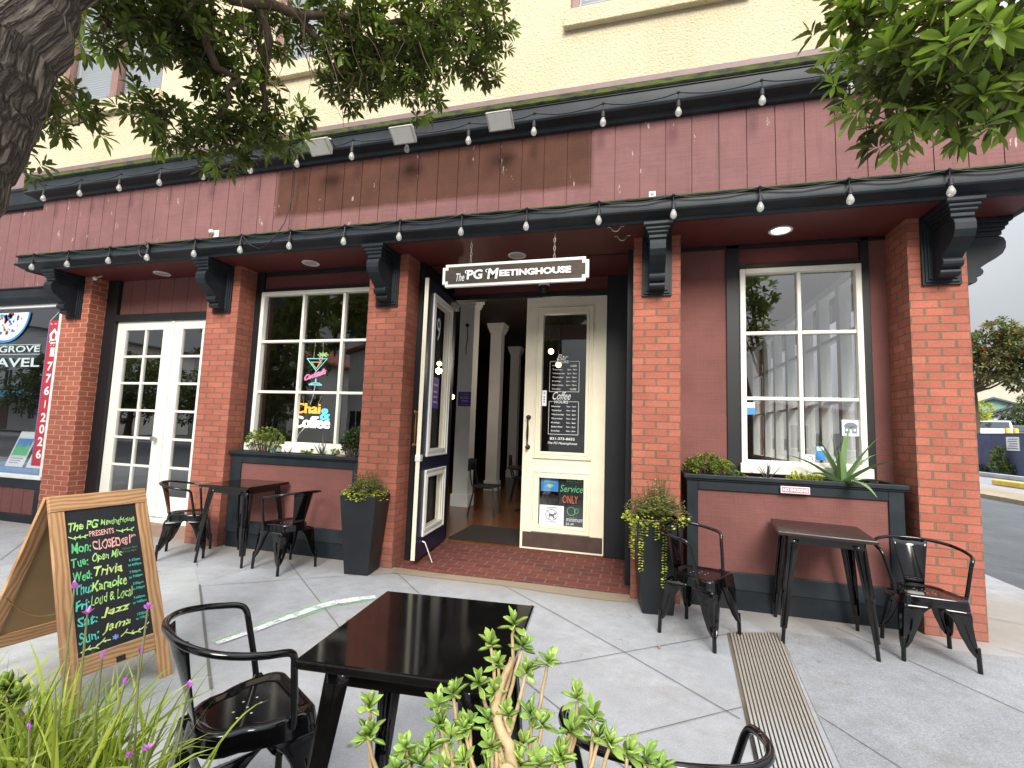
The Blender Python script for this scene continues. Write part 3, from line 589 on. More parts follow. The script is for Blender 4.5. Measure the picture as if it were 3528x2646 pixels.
# shop windows
def shop_window(x0, x1, z0, z1, y, cols, rows, glassm):
    mb = MB(); w = .05; frame2(mb, x0, x1, z0, z1, w, y - .045, y + .03)
    for cx in cols:
        zz = [z0 + w] + [v for r in rows for v in (r - .017, r + .017)] + [z1 - w]
        mb.box(cx - .017, cx + .017, y - .03, y + .03, z0 + w, z1 - w)
    xx = [x0 + w] + [v for cx in cols for v in (cx - .017, cx + .017)] + [x1 - w]
    for r in rows:
        for a, b in zip(xx[::2], xx[1::2]): mb.box(a, b, y - .028, y + .03, r - .016, r + .016)
    o = mb.build('shop_window', 'frame_white', cafe, bevel=.007)
    MB().quad((x0 + w, y + .01, z0 + w), (x1 - w, y + .01, z0 + w), (x1 - w, y + .01, z1 - w), (x0 + w, y + .01, z1 - w)).build('pane', glassm, o)
    MB().box(x0 - .02, x1 + .02, y - .10, y - .046, z0 - .07, z0 + .02).build('window_sill', 'frame_white', o, bevel=.008); return o
shop_window(-4.16, -2.40, 1.19, 3.10, YL, (-3.535, -2.96), (2.468, 1.839), 'pane_glass')
shop_window(1.405, 2.43, 1.225, 3.115, YR, (1.92,), (2.481, 1.853), 'pane_bright')
# entrance doors
def entrance_door(mirror, name_parent):
    w, h, t = .985, 3.05, .045; e = empty('entrance_door'); e.parent = name_parent
    gx0, gx1 = .215, .75; lz0, lz1, uz0, uz1 = .295, .845, 1.155, 2.84
    def frame(mb, y0, y1):
        mb.box(0, gx0, y0, y1, 0, h); mb.box(gx1, w, y0, y1, 0, h)
        for a, b in ((0, lz0), (lz1, uz0), (uz1, h)): mb.box(gx0, gx1, y0, y1, a, b)
    mb = MB(); frame(mb, -t / 2, t / 2); mb.build('leaf', 'cream_paint', e)
    mb = MB()
    def inner(mb): frame(mb, t / 2 + .0005, t / 2 + .003)
    inner(mb); mb.build('inner_face', 'navy_paint', e)
    for mat, y, s in (('cream_paint', -t / 2, -1), ('white_paint', t / 2 + .003, 1)):
        mb = MB()
        for a, b in ((lz0, lz1), (uz0, uz1)):
            for g, ww, dep in ((.082, .018, .022), (.063, .028, .013), (.034, .034, .019)):
                ya, yb = sorted((y, y + s * dep)); frame2(mb, gx0 - g, gx1 + g, a - g, b + g, ww, ya, yb)
        mb.build('moulding', mat, e, bevel=.004)
    for a, b in ((lz0, lz1), (uz0, uz1)): MB().quad((gx0, 0, a), (gx1, 0, a), (gx1, 0, b), (gx0, 0, b)).build('pane', 'pane_glass', e)
    MB().box(.03, w - .012, -t / 2 - .005, -t / 2 - .0005, .025, .20).build('kick_plate', 'kick_plate', e)
    hx = w - .065 if mirror else .065
    mb = MB(); z0, z1 = 1.20, 1.56; y = -t / 2
    mb.tube([(hx, y - .05, z0 + k * (z1 - z0) / 8) for k in range(9)], [.012, .009, .011, .014, .015, .014, .011, .009, .012], 10)
    for z in (z0, z1): mb.lathe([(.026, 0), (.030, .004), (.026, .012), (.012, .02), (.010, .05), (.020, .056), (.021, .066), (.008, .074)], (0, 0, 0), 14, Matrix.Translation((hx, y, z)) @ Matrix.Rotation(R(90), 4, 'X'))
    mb.build('handle', 'brass' if mirror else 'black_paint', e, smooth=50)
    return e
dR = entrance_door(False, cafe); dR.location = (-.905, YD, .075)
dL = entrance_door(True, cafe); dL.location = (-1.90, YD - .02, .075); dL.rotation_euler = (0, 0, R(-85))
MB().box(.92, .995, -.03, .03, 1.03, 1.10).build('latch', 'white_plastic', dL, bevel=.004)
MB().tube([(.80, .03, .16), (.80, .06, .15), (.82, .16, -.05)], .009, 8).build('door_stay', 'steel', dL)
MB().box(.06, .22, .03, .10, 2.90, 2.98).build('door_closer', 'lamp_housing', dL, bevel=.008)
f = lambda u, v, d: (u, .004, v)
mb = MB(); put_text(mb, '9', lambda u, v, d: (1 - u, .004, v), .40, .52, 2.42, 2.70); mb.build('lettering', 'letter_white', dL)
# right leaf lettering (door-local)
f = lambda u, v, d: (u + .905, -.004 - d, v - .075)
mb = MB()
put_text(mb, 'Bar', f, -.515, -.375, 2.345, 2.415, .45)
put_text(mb, 'HOURS', f, -.53, -.37, 2.305, 2.34, 0, .01)
put_text(mb, 'Coffee', f, -.555, -.335, 1.86, 1.955, .45)
put_text(mb, 'HOURS', f, -.53, -.365, 1.815, 1.85, 0, .01)
days = ['Monday:', 'Tuesday:', 'Wednesday:', 'Thursday:', 'Friday:', 'Saturday:', 'Sunday:']
bar = ['CLOSED', '2pm - 9pm', '2pm - 9pm', '2pm - 10pm', '2pm - 10pm', '2pm - 10pm', 'CLOSED']; cof = ['7am - 1pm'] + ['7am - 2pm'] * 6
for z0, hrs, st in ((2.262, bar, .0475), (1.765, cof, .049)):
    for k in range(7):
        z = z0 - k * st; put_text(mb, days[k], f, -.565, -.565 + .0155 * len(days[k]), z, z + .022, 0, .012); put_text(mb, hrs[k], f, -.27 - .0125 * len(hrs[k]), -.27, z, z + .022, 0, .012)
put_text(mb, '831-373-8652', f, -.575, -.275, 1.375, 1.405, 0, .01); put_text(mb, 'The PG Meetinghouse', f, -.60, -.245, 1.315, 1.35, .4)
for z0, z1, zt in ((1.955, 2.325, 2.325), (1.44, 1.835, 1.835)):
    for a, b, c, d in ((-.595, -.54, zt, zt + .004), (-.36, -.24, zt, zt + .004), (-.595, -.24, z0, z0 + .004)): mb.add([f(a, c, 0), f(b, c, 0), f(b, d, 0), f(a, d, 0)], [(0, 1, 2, 3)])
    for a in (-.599, -.24): mb.add([f(a, z0, 0), f(a + .004, z0, 0), f(a + .004, zt, 0), f(a, zt, 0)], [(0, 1, 2, 3)])
mb.build('lettering', 'letter_white', dR)
def sheet(name, mat, f, u0, u1, v0, v1, d, parent, **kw):
    return MB().add([f(u0, v0, d), f(u1, v0, d), f(u1, v1, d), f(u0, v1, d), f(u0, v0, d - .002), f(u1, v0, d - .002), f(u1, v1, d - .002), f(u0, v1, d - .002)], [(0, 1, 2, 3), (7, 6, 5, 4), (0, 4, 5, 1), (1, 5, 6, 2), (2, 6, 7, 3), (3, 7, 4, 0)]).build(name, mat, parent, **kw)
# things behind / on the right leaf glass (each its own sheet)
fb = lambda u, v, d: (u, YD + .012 - d, v)
fp = lambda u, v, d: (u, YD - .012 - d, v)
def poster(name, mat, u0, u1, v0, v1, label, cat, draw=None, fn=fp, inks=('ink_grey',), group=None):
    e = empty(name, fn((u0 + u1) / 2, v0, 0), label=label, cat=cat, group=group); off = Vector(e.location)
    g = lambda u, v, d: tuple(Vector(fn(u, v, d)) - off)
    sheet('sheet', mat, g, u0, u1, v0, v1, 0, e)
    if draw:
        mbs = [MB() for _ in inks]; draw(mbs, lambda u, v, d=0: g(u, v, d + .0015))
        for m_, i_ in zip(mbs, inks): m_.build('print', i_, e)
    return e
def rect(mb, g, u0, u1, v0, v1, d=0): mb.add([g(u0, v0, d), g(u1, v0, d), g(u1, v1, d), g(u0, v1, d)], [(0, 1, 2, 3)])
def ring(mb, g, cu, cv, ru, rv, w, n=28, a0=0, a1=360):
    for k in range(n):
        t0, t1 = R(a0 + (a1 - a0) * k / n), R(a0 + (a1 - a0) * (k + 1) / n)
        mb.add([g(cu + (ru - w) * math.cos(t0), cv + (rv - w) * math.sin(t0)), g(cu + ru * math.cos(t0), cv + rv * math.sin(t0)), g(cu + ru * math.cos(t1), cv + rv * math.sin(t1)), g(cu + (ru - w) * math.cos(t1), cv + (rv - w) * math.sin(t1))], [(0, 1, 2, 3)])
def stroke(mb, g, pts, w):
    for (x0, y0), (x1, y1) in zip(pts, pts[1:]):
        d = Vector((x1 - x0, y1 - y0)); q = Vector((-d.y, d.x)).normalized() * w / 2
        mb.add([g(x0 + q.x, y0 + q.y), g(x0 - q.x, y0 - q.y), g(x1 - q.x, y1 - q.y), g(x1 + q.x, y1 + q.y)], [(0, 1, 2, 3)])
def d_nodog(m, g):
    a = m[0]; u0, u1, v0, v1 = -.675, -.385, .372, .60; cu, cv = (u0 + u1) / 2, .49
    for x0, x1, y0, y1 in ((u0 + .05, u1 - .05, v0 + .012, v0 + .015), (u0 + .05, u1 - .05, v1 - .02, v1 - .017), (u0 + .05, u0 + .053, v0 + .015, v1 - .02), (u1 - .053, u1 - .05, v0 + .015, v1 - .02)): rect(a, g, x0, x1, y0, y1)
    ring(a, g, cu, cv, .075, .065, .009); stroke(a, g, [(cu - .052, cv + .045), (cu + .052, cv - .045)], .008)
    rect(a, g, cu - .035, cu + .035, cv - .02, cv + .012); rect(a, g, cu + .03, cu + .055, cv + .0, cv + .03); rect(a, g, cu - .033, cu - .022, cv - .045, cv - .02); rect(a, g, cu + .018, cu + .03, cv - .045, cv - .02)
    for k, z in enumerate((.40, .412, .56, .572)): rect(a, g, cu - .07 + .01 * (k % 2), cu + .07 - .01 * (k % 2), z, z + .005)
poster('notice', 'paper_white', -.675, -.385, .372, .60, 'white paper notice with a crossed circle taped low on the cream door', 'notice', d_nodog)
def d_wifi(m, g):
    for k, r_ in enumerate((.055, .038, .021)): ring(m[0], g, -.56, .80, r_, r_ * .8, .010, 14, 35, 145)
    put_text(m[0], 'FREE Wi-Fi', g, -.63, -.49, .865, .885)
poster('wifi_poster', 'paper_blue', -.67, -.46, .76, .915, 'blue poster with a wireless signal mark behind the lower door pane', 'poster', d_wifi, fb, ('chalk_lime',))
def d_bar(m, g):
    put_text(m[0], 'BAR', g, -.36, -.18, .885, .925); put_text(m[0], 'Service', g, -.44, -.165, .765, .845, .3); put_text(m[1], 'ONLY', g, -.405, -.225, .635, .725, 0, -.005)
    put_text(m[2], 'minimum', g, -.355, -.158, .425, .475); put_text(m[2], '$5.49', g, -.36, -.27, .38, .41); ring(m[0], g, -.30, .545, .05, .05, .006); ring(m[0], g, -.24, .55, .025, .03, .005)
poster('chalk_sign', 'chalk_board', -.455, -.150, .37, .918, 'black chalkboard reading service only behind the lower door pane', 'chalkboard', d_bar, fb, ('chalk_green', 'chalk_orange', 'paper_white'))
poster('small_card', 'paper_white', -.685, -.628, 1.78, 1.97, 'narrow white card with small marks stuck at the left edge of the tall door pane', 'card', lambda m, g: [rect(m[0], g, -.665, -.648, z, z + .015) for z in (1.82, 1.85, 1.88, 1.93)], fp)
# window boxes
def window_box(x0, x1, y0, y1, zt, sl, sr):
    mb = MB(); t = .04
    zc = zt - .055
    mb.box(x0, x0 + sl, y0, y0 + t, .17, zc); mb.box(x1 - sr, x1, y0, y0 + t, .17, zc); mb.box(x0 + sl, x1 - sr, y0, y0 + t, zt - .135, zc)
    mb.box(x0, x0 + t, y0 + t, y1, .17, zc); mb.box(x1 - t, x1, y0 + t, y1, .17, zc)
    mb.box(x0 - .025, x1 + .025, y0 - .03, y0 + .045, zc + .018, zt); mb.box(x0 - .012, x1 + .012, y0 - .014, y0 + .03, zc + .0005, zc + .0175); mb.box(x0 - .025, x0 + .04, y0 + .045, y1, zc + .018, zt); mb.box(x1 - .04, x1 + .025, y0 + .045, y1, zc + .018, zt)
    o = mb.build('planter_box', 'dark_trim', cafe, bevel=.005)
    mb = MB(); mb.box(x0 + sl, x1 - sr, y0 + .001, y0 + t, .17, .315); mb.build('bottom_rail', 'chipped_trim', o, bevel=.004)
    MB().box(x0 + .01, x1 - .01, y0 + .012, y1, -.02, .1695).build('plinth', 'dark_trim', o)
    MB().box(x0 + sl, x1 - sr, y0 + .018, y0 + t, .3155, zt - .136).build('panel', 'maroon_panel', o)
    MB().box(x0 + t, x1 - t, y0 + t, y1, .3, zt - .045).build('soil', 'soil', o); return o
window_box(-4.235, -2.51, .06, YL, 1.115, .15, .065)
window_box(.893, 2.555, .03, YR, 1.14, .095, .11)
# interior
mb = MB(); mb.box(-7.2, 2.85, YD + .1, 13.2, -.05, .08); mb.box(-1.90, .08, YD - .03, YD + .1, -.05, .079); mb.box(-7.2, -2.03, .38, YD + .1, -.05, .08); mb.box(.44, 2.85, .48, YD + .1, -.05, .08); mb.build('interior_floor', 'wood_floor', cafe)
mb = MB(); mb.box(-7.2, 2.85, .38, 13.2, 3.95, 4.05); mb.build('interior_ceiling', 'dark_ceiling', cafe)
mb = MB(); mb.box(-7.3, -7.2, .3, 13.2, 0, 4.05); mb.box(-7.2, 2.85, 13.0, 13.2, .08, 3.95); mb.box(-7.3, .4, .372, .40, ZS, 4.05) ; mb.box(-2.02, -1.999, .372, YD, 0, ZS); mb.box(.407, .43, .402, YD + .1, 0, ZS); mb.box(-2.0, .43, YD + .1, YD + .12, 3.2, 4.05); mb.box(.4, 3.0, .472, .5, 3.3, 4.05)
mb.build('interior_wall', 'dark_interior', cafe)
for x, y, w in ((-2.635, 3.63, .285), (-2.83, 6.03, .265), (-3.20, 9.13, .26)):
    mb = MB(); h = w / 2; mb.box(x - h, x + h, y - h, y + h, .08, 3.72); mb.box(x - h - .025, x + h + .025, y - h - .025, y + h + .025, .08, .30)
    for k, (g, z0, z1) in enumerate(((.02, 3.72, 3.77), (.04, 3.77, 3.83), (.065, 3.83, 3.90), (.08, 3.90, 3.95))): mb.box(x - h - g, x + h + g, y - h - g, y + h + g, z0, z1)
    mb.build('column', 'column_white', cafe, bevel=.006)
ys = [.98, 2.03, 2.72, 3.38, 4.25, 5.02, 5.80, 6.82]
mb = MB(); mb.box(2.85, 3.04, .39, .93, 0, 4.0); mb.box(2.85, 3.04, 6.88, 13.2, 0, 4.0); mb.box(2.85, 3.04, .93, 6.88, 0, 1.05); mb.box(2.85, 3.04, .93, 6.88, 3.48, 4.0); mb.build('side_wall', 'maroon_panel', cafe)
mb = MB()
for y in ys: mb.box(2.82, 2.95, y - .055, y + .055, 1.05, 3.48)
for a, b in zip(ys, ys[1:]): mb.box(2.83, 2.94, a + .055, b - .055, 3.38, 3.48); mb.box(2.83, 2.94, a + .055, b - .055, 1.05, 1.13); mb.box(2.86, 2.94, a + .055, b - .055, 1.95, 1.99); mb.box(2.86, 2.94, a + .055, b - .055, 2.76, 2.81)
sw = mb.build('side_window', 'white_paint', cafe, bevel=.005)
MB().quad((2.90, 1, 1.1), (2.90, 6.85, 1.1), (2.90, 6.85, 3.45), (2.90, 1, 3.45)).build('pane', 'pane_clear', sw)
# recessed downlights (the right one is lit)
for i, (x, y) in enumerate(((-5.617, .05), (-3.318, .05), (-.829, .236), (1.698, .052))):
    mb = MB(); mb.lathe([(.075, -.001), (.098, -.001), (.100, -.008), (.092, -.013), (.076, -.009)], (x, y, ZS), 28, None, False); o = mb.build('downlight', 'white_plastic', cafe, smooth=40)
    MB().lathe([(.001, -.002), (.074, -.002), (.074, -.004), (.001, -.004)], (x, y, ZS), 24).build('lens', 'downlight_lit' if i == 3 else 'lamp_housing', o)
# door mat, interior lamps and furniture
MB().box(-1.86, -.93, 1.16, 2.05, .081, .095).build('door_mat', 'door_mat', label='dark brown door mat lying just inside the open entrance door', cat='mat', bevel=.004)
for (x, y, z), lb in (((-1.145, 4.0, 2.948), 'glowing bare pendant bulb seen through the tall pane of the cream door'), ((-3.081, 4.0, 2.074), 'glowing bare pendant bulb hanging deep inside left of the white columns'), ((-1.0, 4.0, 2.695), 'lower small glowing bulb just under another one behind the cream door pane')):
    e = empty('pendant_lamp', (x, y, z), label=lb, cat='lamp', group='pendant bulbs inside the cafe')
    pl_ = bpy.data.lights.new('pendant_light', 'POINT'); pl_.energy = 5; pl_.color = (1, .86, .68); pl_.shadow_soft_size = .06; po_ = bpy.data.objects.new('pendant_light', pl_); COL.objects.link(po_); po_.parent = e; po_.location = (0, 0, -.14)
    MB().ball((0, 0, 0), .05, 12).build('bulb', 'bulb_warm', e, smooth=60); MB().tube([(0, 0, .05), (0, 0, 3.95 - z)], .006, 6).build('cord', 'cable_black', e); MB().lathe([(.022, .045), (.022, .10), (.006, .115)], (0, 0, 0), 10).build('socket', 'black_paint', e)
def cafe_chair():
    e = empty('cafe_chair', label='black bentwood backed chair by the first white column inside', cat='chair', group='chairs inside the cafe')
    for sx in (-1, 1):
        mb = MB(); mb.tube([(sx * .20, -.20, .0), (sx * .17, -.16, .44), (sx * .17, .14, .44), (sx * .165, .20, .48), (sx * .15, .23, .60), (sx * .14, .26, .84)], .013, 8); mb.tube([(sx * .17, .15, .44), (sx * .21, .24, 0)], .013, 8); mb.build('frame', 'black_paint', e, smooth=60)
    MB().box(-.20, .20, -.20, .19, .452, .475).build('seat', 'black_paint', e, bevel=.01)
    mb = MB()
    for k in range(8):
        a0, a1 = -1 + k / 4, -1 + (k + 1) / 4; p = lambda a, z: (a * .21, .255 + .03 * (1 - a * a), z)
        mb.add([p(a0, .70), p(a1, .70), p(a1, .90 - .02 * a1 * a1), p(a0, .90 - .02 * a0 * a0)], [(0, 1, 2, 3)])
    mb.build('backrest', 'black_paint', e, solid=.015, smooth=60); return e
c1 = cafe_chair(); c1.location = (-1.98, 3.0, .08); c1.rotation_euler = (0, 0, R(92))
c2 = copy_tree(c1); c2.location = (-1.75, 4.6, .08); c2.rotation_euler = (0, 0, R(100)); c2['label'] = 'black chair deeper inside, behind the nearer chair and in front of the second column'
c3 = copy_tree(c1); c3.location = (-1.15, 3.1, .08); c3.rotation_euler = (0, 0, R(-70)); c3['label'] = 'black chair inside half hidden behind the cream door'
e = empty('cafe_table', (-1.42, 3.6, .08), label='dark round pedestal table inside with chairs around it', cat='table')
MB().lathe([(.36, .72), (.37, .735), (.36, .75), (.001, .75)], (0, 0, 0), 28).build('tabletop', 'table_brown', e); MB().lathe([(.22, 0), (.20, .02), (.04, .05), (.03, .10), (.03, .72)], (0, 0, 0), 16).build('pedestal', 'black_paint', e)
fc = lambda u, v, d: (u, 3.485 - d, v)
def d_pp(m, g):
    put_text(m[0], 'THURSDAY', g, -2.70, -2.53, 2.07, 2.10); put_text(m[0], 'MUSIC', g, -2.70, -2.53, 2.0, 2.05, 0, .02); put_text(m[0], 'OPEN', g, -2.68, -2.55, 1.94, 1.985, 0, .02); rect(m[0], g, -2.70, -2.53, 1.90, 1.905)
poster('event_poster', 'paper_purple', -2.745, -2.495, 1.87, 2.13, 'purple event poster with pale lettering taped to the first white column', 'poster', d_pp, fc, ('pale_purple',))
fl = lambda u, v, d: tuple(Matrix.Translation((-1.90, YD - .02, .075)) @ Matrix.Rotation(R(-85), 4, 'Z') @ Vector((u, .012 + d, v)))
poster('event_poster', 'paper_purple', .46, .68, 1.62, 1.98, 'purple event poster stuck inside the tall pane of the open door', 'poster', lambda m, g: [rect(m[0], g, .50, .64, z, z + .025) for z in (1.68, 1.74, 1.80, 1.88)], fl, ('pale_purple',))
mb = MB(); mb.ball((-2.62, 3.47, 3.36), .035, 10); mb.tube([(-2.62, 3.475, 3.34), (-2.61, 3.47, 3.1), (-2.63, 3.47, 2.95), (-2.62, 3.47, 2.82)], .007, 6)
tag(mb.build('wall_sensor', 'black_paint', smooth=60), 'small black round device with a hanging cord on the first white column', 'sensor')
# stickers on the right window, house picture, small papers
fw = lambda u, v, d: (u, YR - .008 - d, v)
def d_house(m, g):
    ring(m[0], g, 2.314, 1.61, .055, .04, .055, 14, 0, 180); rect(m[0], g, 2.265, 2.363, 1.55, 1.61); rect(m[1], g, 2.305, 2.323, 1.55, 1.585, .001); rect(m[1], g, 2.275, 2.292, 1.57, 1.59, .001); rect(m[1], g, 2.336, 2.353, 1.57, 1.59, .001)
poster('window_sticker', 'paper_white', 2.245, 2.385, 1.527, 1.672, 'white sticker with a drawing of a house low on the right window pane', 'sticker', d_house, fw, ('ink_grey', 'paper_white'))
poster('window_sticker', 'paper_blue', 1.458, 1.53, 1.70, 1.765, 'small blue sticker at the left edge of the right window', 'sticker', lambda m, g: rect(m[0], g, 1.458, 1.53, 1.765, 1.815), fw, ('paper_white',))
poster('window_paper', 'paper_blue', 2.03, 2.105, 1.30, 1.425, 'blue and white paper standing in the right window behind the aloe', 'paper', lambda m, g: rect(m[0], g, 2.04, 2.095, 1.385, 1.42), fw, ('paper_white',))
poster('window_paper', 'paper_white', 1.945, 2.02, 1.28, 1.345, 'small pale card at the bottom middle of the right window', 'card', lambda m, g: ring(m[0], g, 1.985, 1.312, .025, .02, .008), fw)
# neon signs in the left window
YN = YL + .10
def neon_tube(mb, pts, r=.007, closed=False):
    if closed: pts = pts + [pts[0]]
    mb.tube([(u, YN, v) for u, v in pts], r, 8)
e = empty('neon_sign', (-3.38, YN, 1.94), label='cocktail glass neon sign with pink lettering hanging in the left window', cat='neon sign'); e.location = (0, 0, 0)
a = MB(); neon_tube(a, [(-3.525, 2.27), (-3.235, 2.265), (-3.38, 2.115)], closed=True); neon_tube(a, [(-3.378, 2.02), (-3.376, 1.965)]); neon_tube(a, [(-3.47, 1.945), (-3.43, 1.962), (-3.376, 1.968), (-3.32, 1.96), (-3.285, 1.94)], closed=True); a.build('glass_tube', 'neon_teal', e)
a = MB(); neon_tube(a, [(-3.46, 2.225), (-3.31, 2.222), (-3.385, 2.145)], .006, True); a.build('drink_tube', 'neon_yellow', e)
a = MB(); neon_tube(a, [(-3.375, 2.15), (-3.325, 2.245)], .005); neon_tube(a, [(-3.325 + .022 * math.cos(t * .7), 2.262 + .022 * math.sin(t * .7)) for t in range(10)], .005); a.build('straw_tube', 'neon_pink', e)
a = MB()
for k in range(8): t = k * .785; neon_tube(a, [(-3.30, 2.315), (-3.30 + .075 * math.cos(t), 2.315 + .035 * math.sin(t))], .007)
a.build('leaf_tube', 'neon_lime', e)
a = MB(); put_text(a, 'Cocktails', lambda u, v, d: (u, YN - .012 - d, v + (u + 3.38) * .30), -3.53, -3.23, 2.035, 2.105, .35, .012, .01); a.build('lettering', 'neon_pink', e)
a = MB(); a.tube([(-3.43, YN, 2.27), (-3.42, YN, 2.48)], .002, 5); a.tube([(-3.30, YN, 2.35), (-3.31, YN, 2.48)], .002, 5); a.tube([(-3.38, YN, 1.94), (-3.40, YN, 1.80), (-3.43, YN, 1.70)], .004, 6); a.build('hanger', 'letter_white', e)
e = empty('neon_sign', (0, 0, 0), label='glowing chai and coffee neon sign low in the left window', cat='neon sign')
a = MB(); put_text(a, 'Chai', lambda u, v, d: (u, YN - .012 - d, v), -3.64, -3.275, 1.590, 1.715, 0, .006, .010); a.build('chai_lettering', 'neon_orange', e)
a = MB(); put_text(a, '&', lambda u, v, d: (u, YN - .012 - d, v), -3.265, -3.13, 1.515, 1.655, 0, .006, .012); a.build('ampersand', 'neon_blue', e)
a = MB(); put_text(a, 'Coffee', lambda u, v, d: (u, YN - .02 - d, v), -3.63, -3.125, 1.415, 1.555, 0, .008, .012); a.build('coffee_lettering', 'neon_white', e)
a = MB(); a.tube([(-3.52, YN, 1.70), (-3.55, YN, 1.80)], .002, 5); a.tube([(-3.32, YN, 1.70), (-3.28, YN, 1.80)], .002, 5); a.tube([(-3.48, YN, 1.42), (-3.56, YN, 1.34), (-3.60, YN, 1.24)], .004, 6); a.build('hanger', 'letter_white', e)
# hanging sign
sg = empty('hanging_sign', (-.715, -.30, 2.868), label='dark wooden board sign with white notched border hanging over the entrance', cat='sign')
hw, hh, nt = .73, .1165, .045
def notched(w, h, n): return [(-w + n, -h), (w - n, -h), (w - n, -h + n), (w, -h + n), (w, h - n), (w - n, h - n), (w - n, h), (-w + n, h), (-w + n, h - n), (-w, h - n), (-w, -h + n), (-w + n, -h + n)]
def notch_r(w, h, n):
    out = []
    for cx, cz, a0 in ((-w, -h, 90), (w, -h, 180), (w, h, 270), (-w, h, 0)):
        pts = [(cx + n * math.cos(R(t)), cz + n * math.sin(R(t))) for t in (a0 - 0, a0 - 22, a0 - 45, a0 - 68, a0 - 90)]; out += pts
    return out
fz = lambda y, a, b: (a, y, b + hh)
MB().prism(notched(hw - .001, hh - .001, .03), -.018, .018, fz).build('board', 'white_paint', sg, bevel=.003)
MB().prism(notched(hw - .032, hh - .030, .032), -.0215, -.0185, fz).build('face', 'weathered_board', sg)
a = MB(); fs_ = lambda u, v, d: (u, -.0225 - max(0, d) * .5, v + hh)
put_text(a, 'The', fs_, -.580, -.492, -.062, .018, .25, .004, .006)
put_text(a, 'PG', fs_, -.468, -.305, -.050, .048, .05, .035, .006); put_text(a, 'M', fs_, -.255, -.14, -.055, .050, .12, .035, .006); put_text(a, 'EETINGHOUSE', fs_, -.132, .565, -.035, .030, 0, .045, .006)
for cx, cz, r_, t0, t1 in ((-.470, .030, .018, 70, 270), (-.258, .030, .018, 70, 270)): ring(a, lambda u, v: fs_(u, v, .004), cx, cz, r_, r_, .009, 14, t0, t1)
a.build('lettering', 'letter_white', sg)
for cx in (-.44, .40):
    a = MB(); z = 2 * hh; k = 0
    while z < .49:
        n = 10; a.tube([(cx + (.009 * math.cos(t * 6.283 / n) if k % 2 == 0 else 0), (.009 * math.cos(t * 6.283 / n) if k % 2 else 0), z + .022 + .024 * math.sin(t * 6.283 / n)) for t in range(n + 1)], .0032, 5, False); z += .040; k += 1
    a.build('chain', 'steel', sg)
# string lights
def string_light(bulbs, y, zw, zb, label):
    e = empty('string_light', (0, 0, 0), label=label, cat='string light', group='string lights along the canopy')
    mb = MB(); pts = []
    for i, x in enumerate(bulbs):
        if i:
            x0 = bulbs[i - 1]
            for k in range(1, 6): t = k / 6; pts.append((x0 + (x - x0) * t, y + .012, zw - .035 * math.sin(math.pi * t) + random.uniform(-.004, .004)))
        pts.append((x, y, zw))
    mb.tube(pts, .0055, 6)
    for x in bulbs: mb.tube([(x, y, zw), (x + random.uniform(-.006, .006), y - .006, zb + .085)], .0045, 6); mb.lathe([(.004, .0), (.014, -.008), (.012, -.022), (.004, -.03)], (x, y, zw + .012), 8)
    mb.build('cable', 'cable_black', e, smooth=50)
    for x in bulbs:
        b = empty('lamp', (x, y - .006, zb)); b.parent = e
        MB().lathe([(.004, .098), (.016, .094), (.0185, .060), (.0195, .040), (.014, .036)], (0, 0, 0), 10).build('socket', 'rubber', b, smooth=40)
        MB().lathe([(.012, .040), (.0145, .028), (.024, .008), (.029, -.012), (.026, -.030), (.014, -.043), (.001, -.047)], (0, 0, 0), 12).build('bulb', 'bulb_glass', b, smooth=70)
    return e
string_light([-7.111, -6.45, -5.773, -5.124, -4.465, -3.787, -3.164, -2.48, -1.836, -1.169, -.511, .133, .782, 1.445, 2.086, 2.74, 3.30], -.47, 4.475, 4.295, 'upper string of clear bulbs under the mossy cornice')
string_light([-7.182, -6.541, -5.834, -5.211, -4.499, -3.844, -3.192, -2.517, -1.875, -1.209, -.56, .108, .744, 1.421, 2.062, 2.717, 3.30], -.455, 3.545, 3.375, 'lower string of clear bulbs along the canopy edge above the entrance')
e = string_light([3.55, 3.551], -.455 + .5, 3.545, 3.36, 'single clear bulb hanging round the right corner of the canopy')
# flood lights
for x, lb in ((-2.777, 'leftmost of three grey floodlights on the cornice'), (-1.806, 'middle of three grey floodlights on the cornice'), (-.802, 'rightmost of three grey floodlights on the cornice, largest in view')):
    e = empty('floodlight', (x, -.47, 4.40), label=lb, cat='floodlight', group='floodlights on the cornice'); Mx = Matrix.Translation((0, -.13, -.03)) @ Matrix.Rotation(R(-38), 4, 'X')
    mb = MB(); f0 = [(-.125, -.085), (.125, -.085), (.125, .085), (-.125, .085)]; f1 = [(-.095, -.06), (.095, -.06), (.095, .06), (-.095, .06)]
    mb.add([tuple(Mx @ Vector((a, b, -.05))) for a, b in f0] + [tuple(Mx @ Vector((a, b, -.035))) for a, b in f0] + [tuple(Mx @ Vector((a, b, .055))) for a, b in f1], [(3, 2, 1, 0), (0, 1, 5, 4), (1, 2, 6, 5), (2, 3, 7, 6), (3, 0, 4, 7), (4, 5, 9, 8), (5, 6, 10, 9), (6, 7, 11, 10), (7, 4, 8, 11), (8, 9, 10, 11)])
    mb.build('housing', 'lamp_housing', e, bevel=.008); MB().add([tuple(Mx @ Vector((a * .85, b * .85, -.0515))) for a, b in f0], [(3, 2, 1, 0)]).build('lens', 'white_plastic', e)
    MB().tube([(-.03, .05, .09), (-.04, -.03, .11), (0, -.06, .10), (.04, -.03, .10), (.03, .05, .08)], .009, 8).build('mount', 'steel', e)
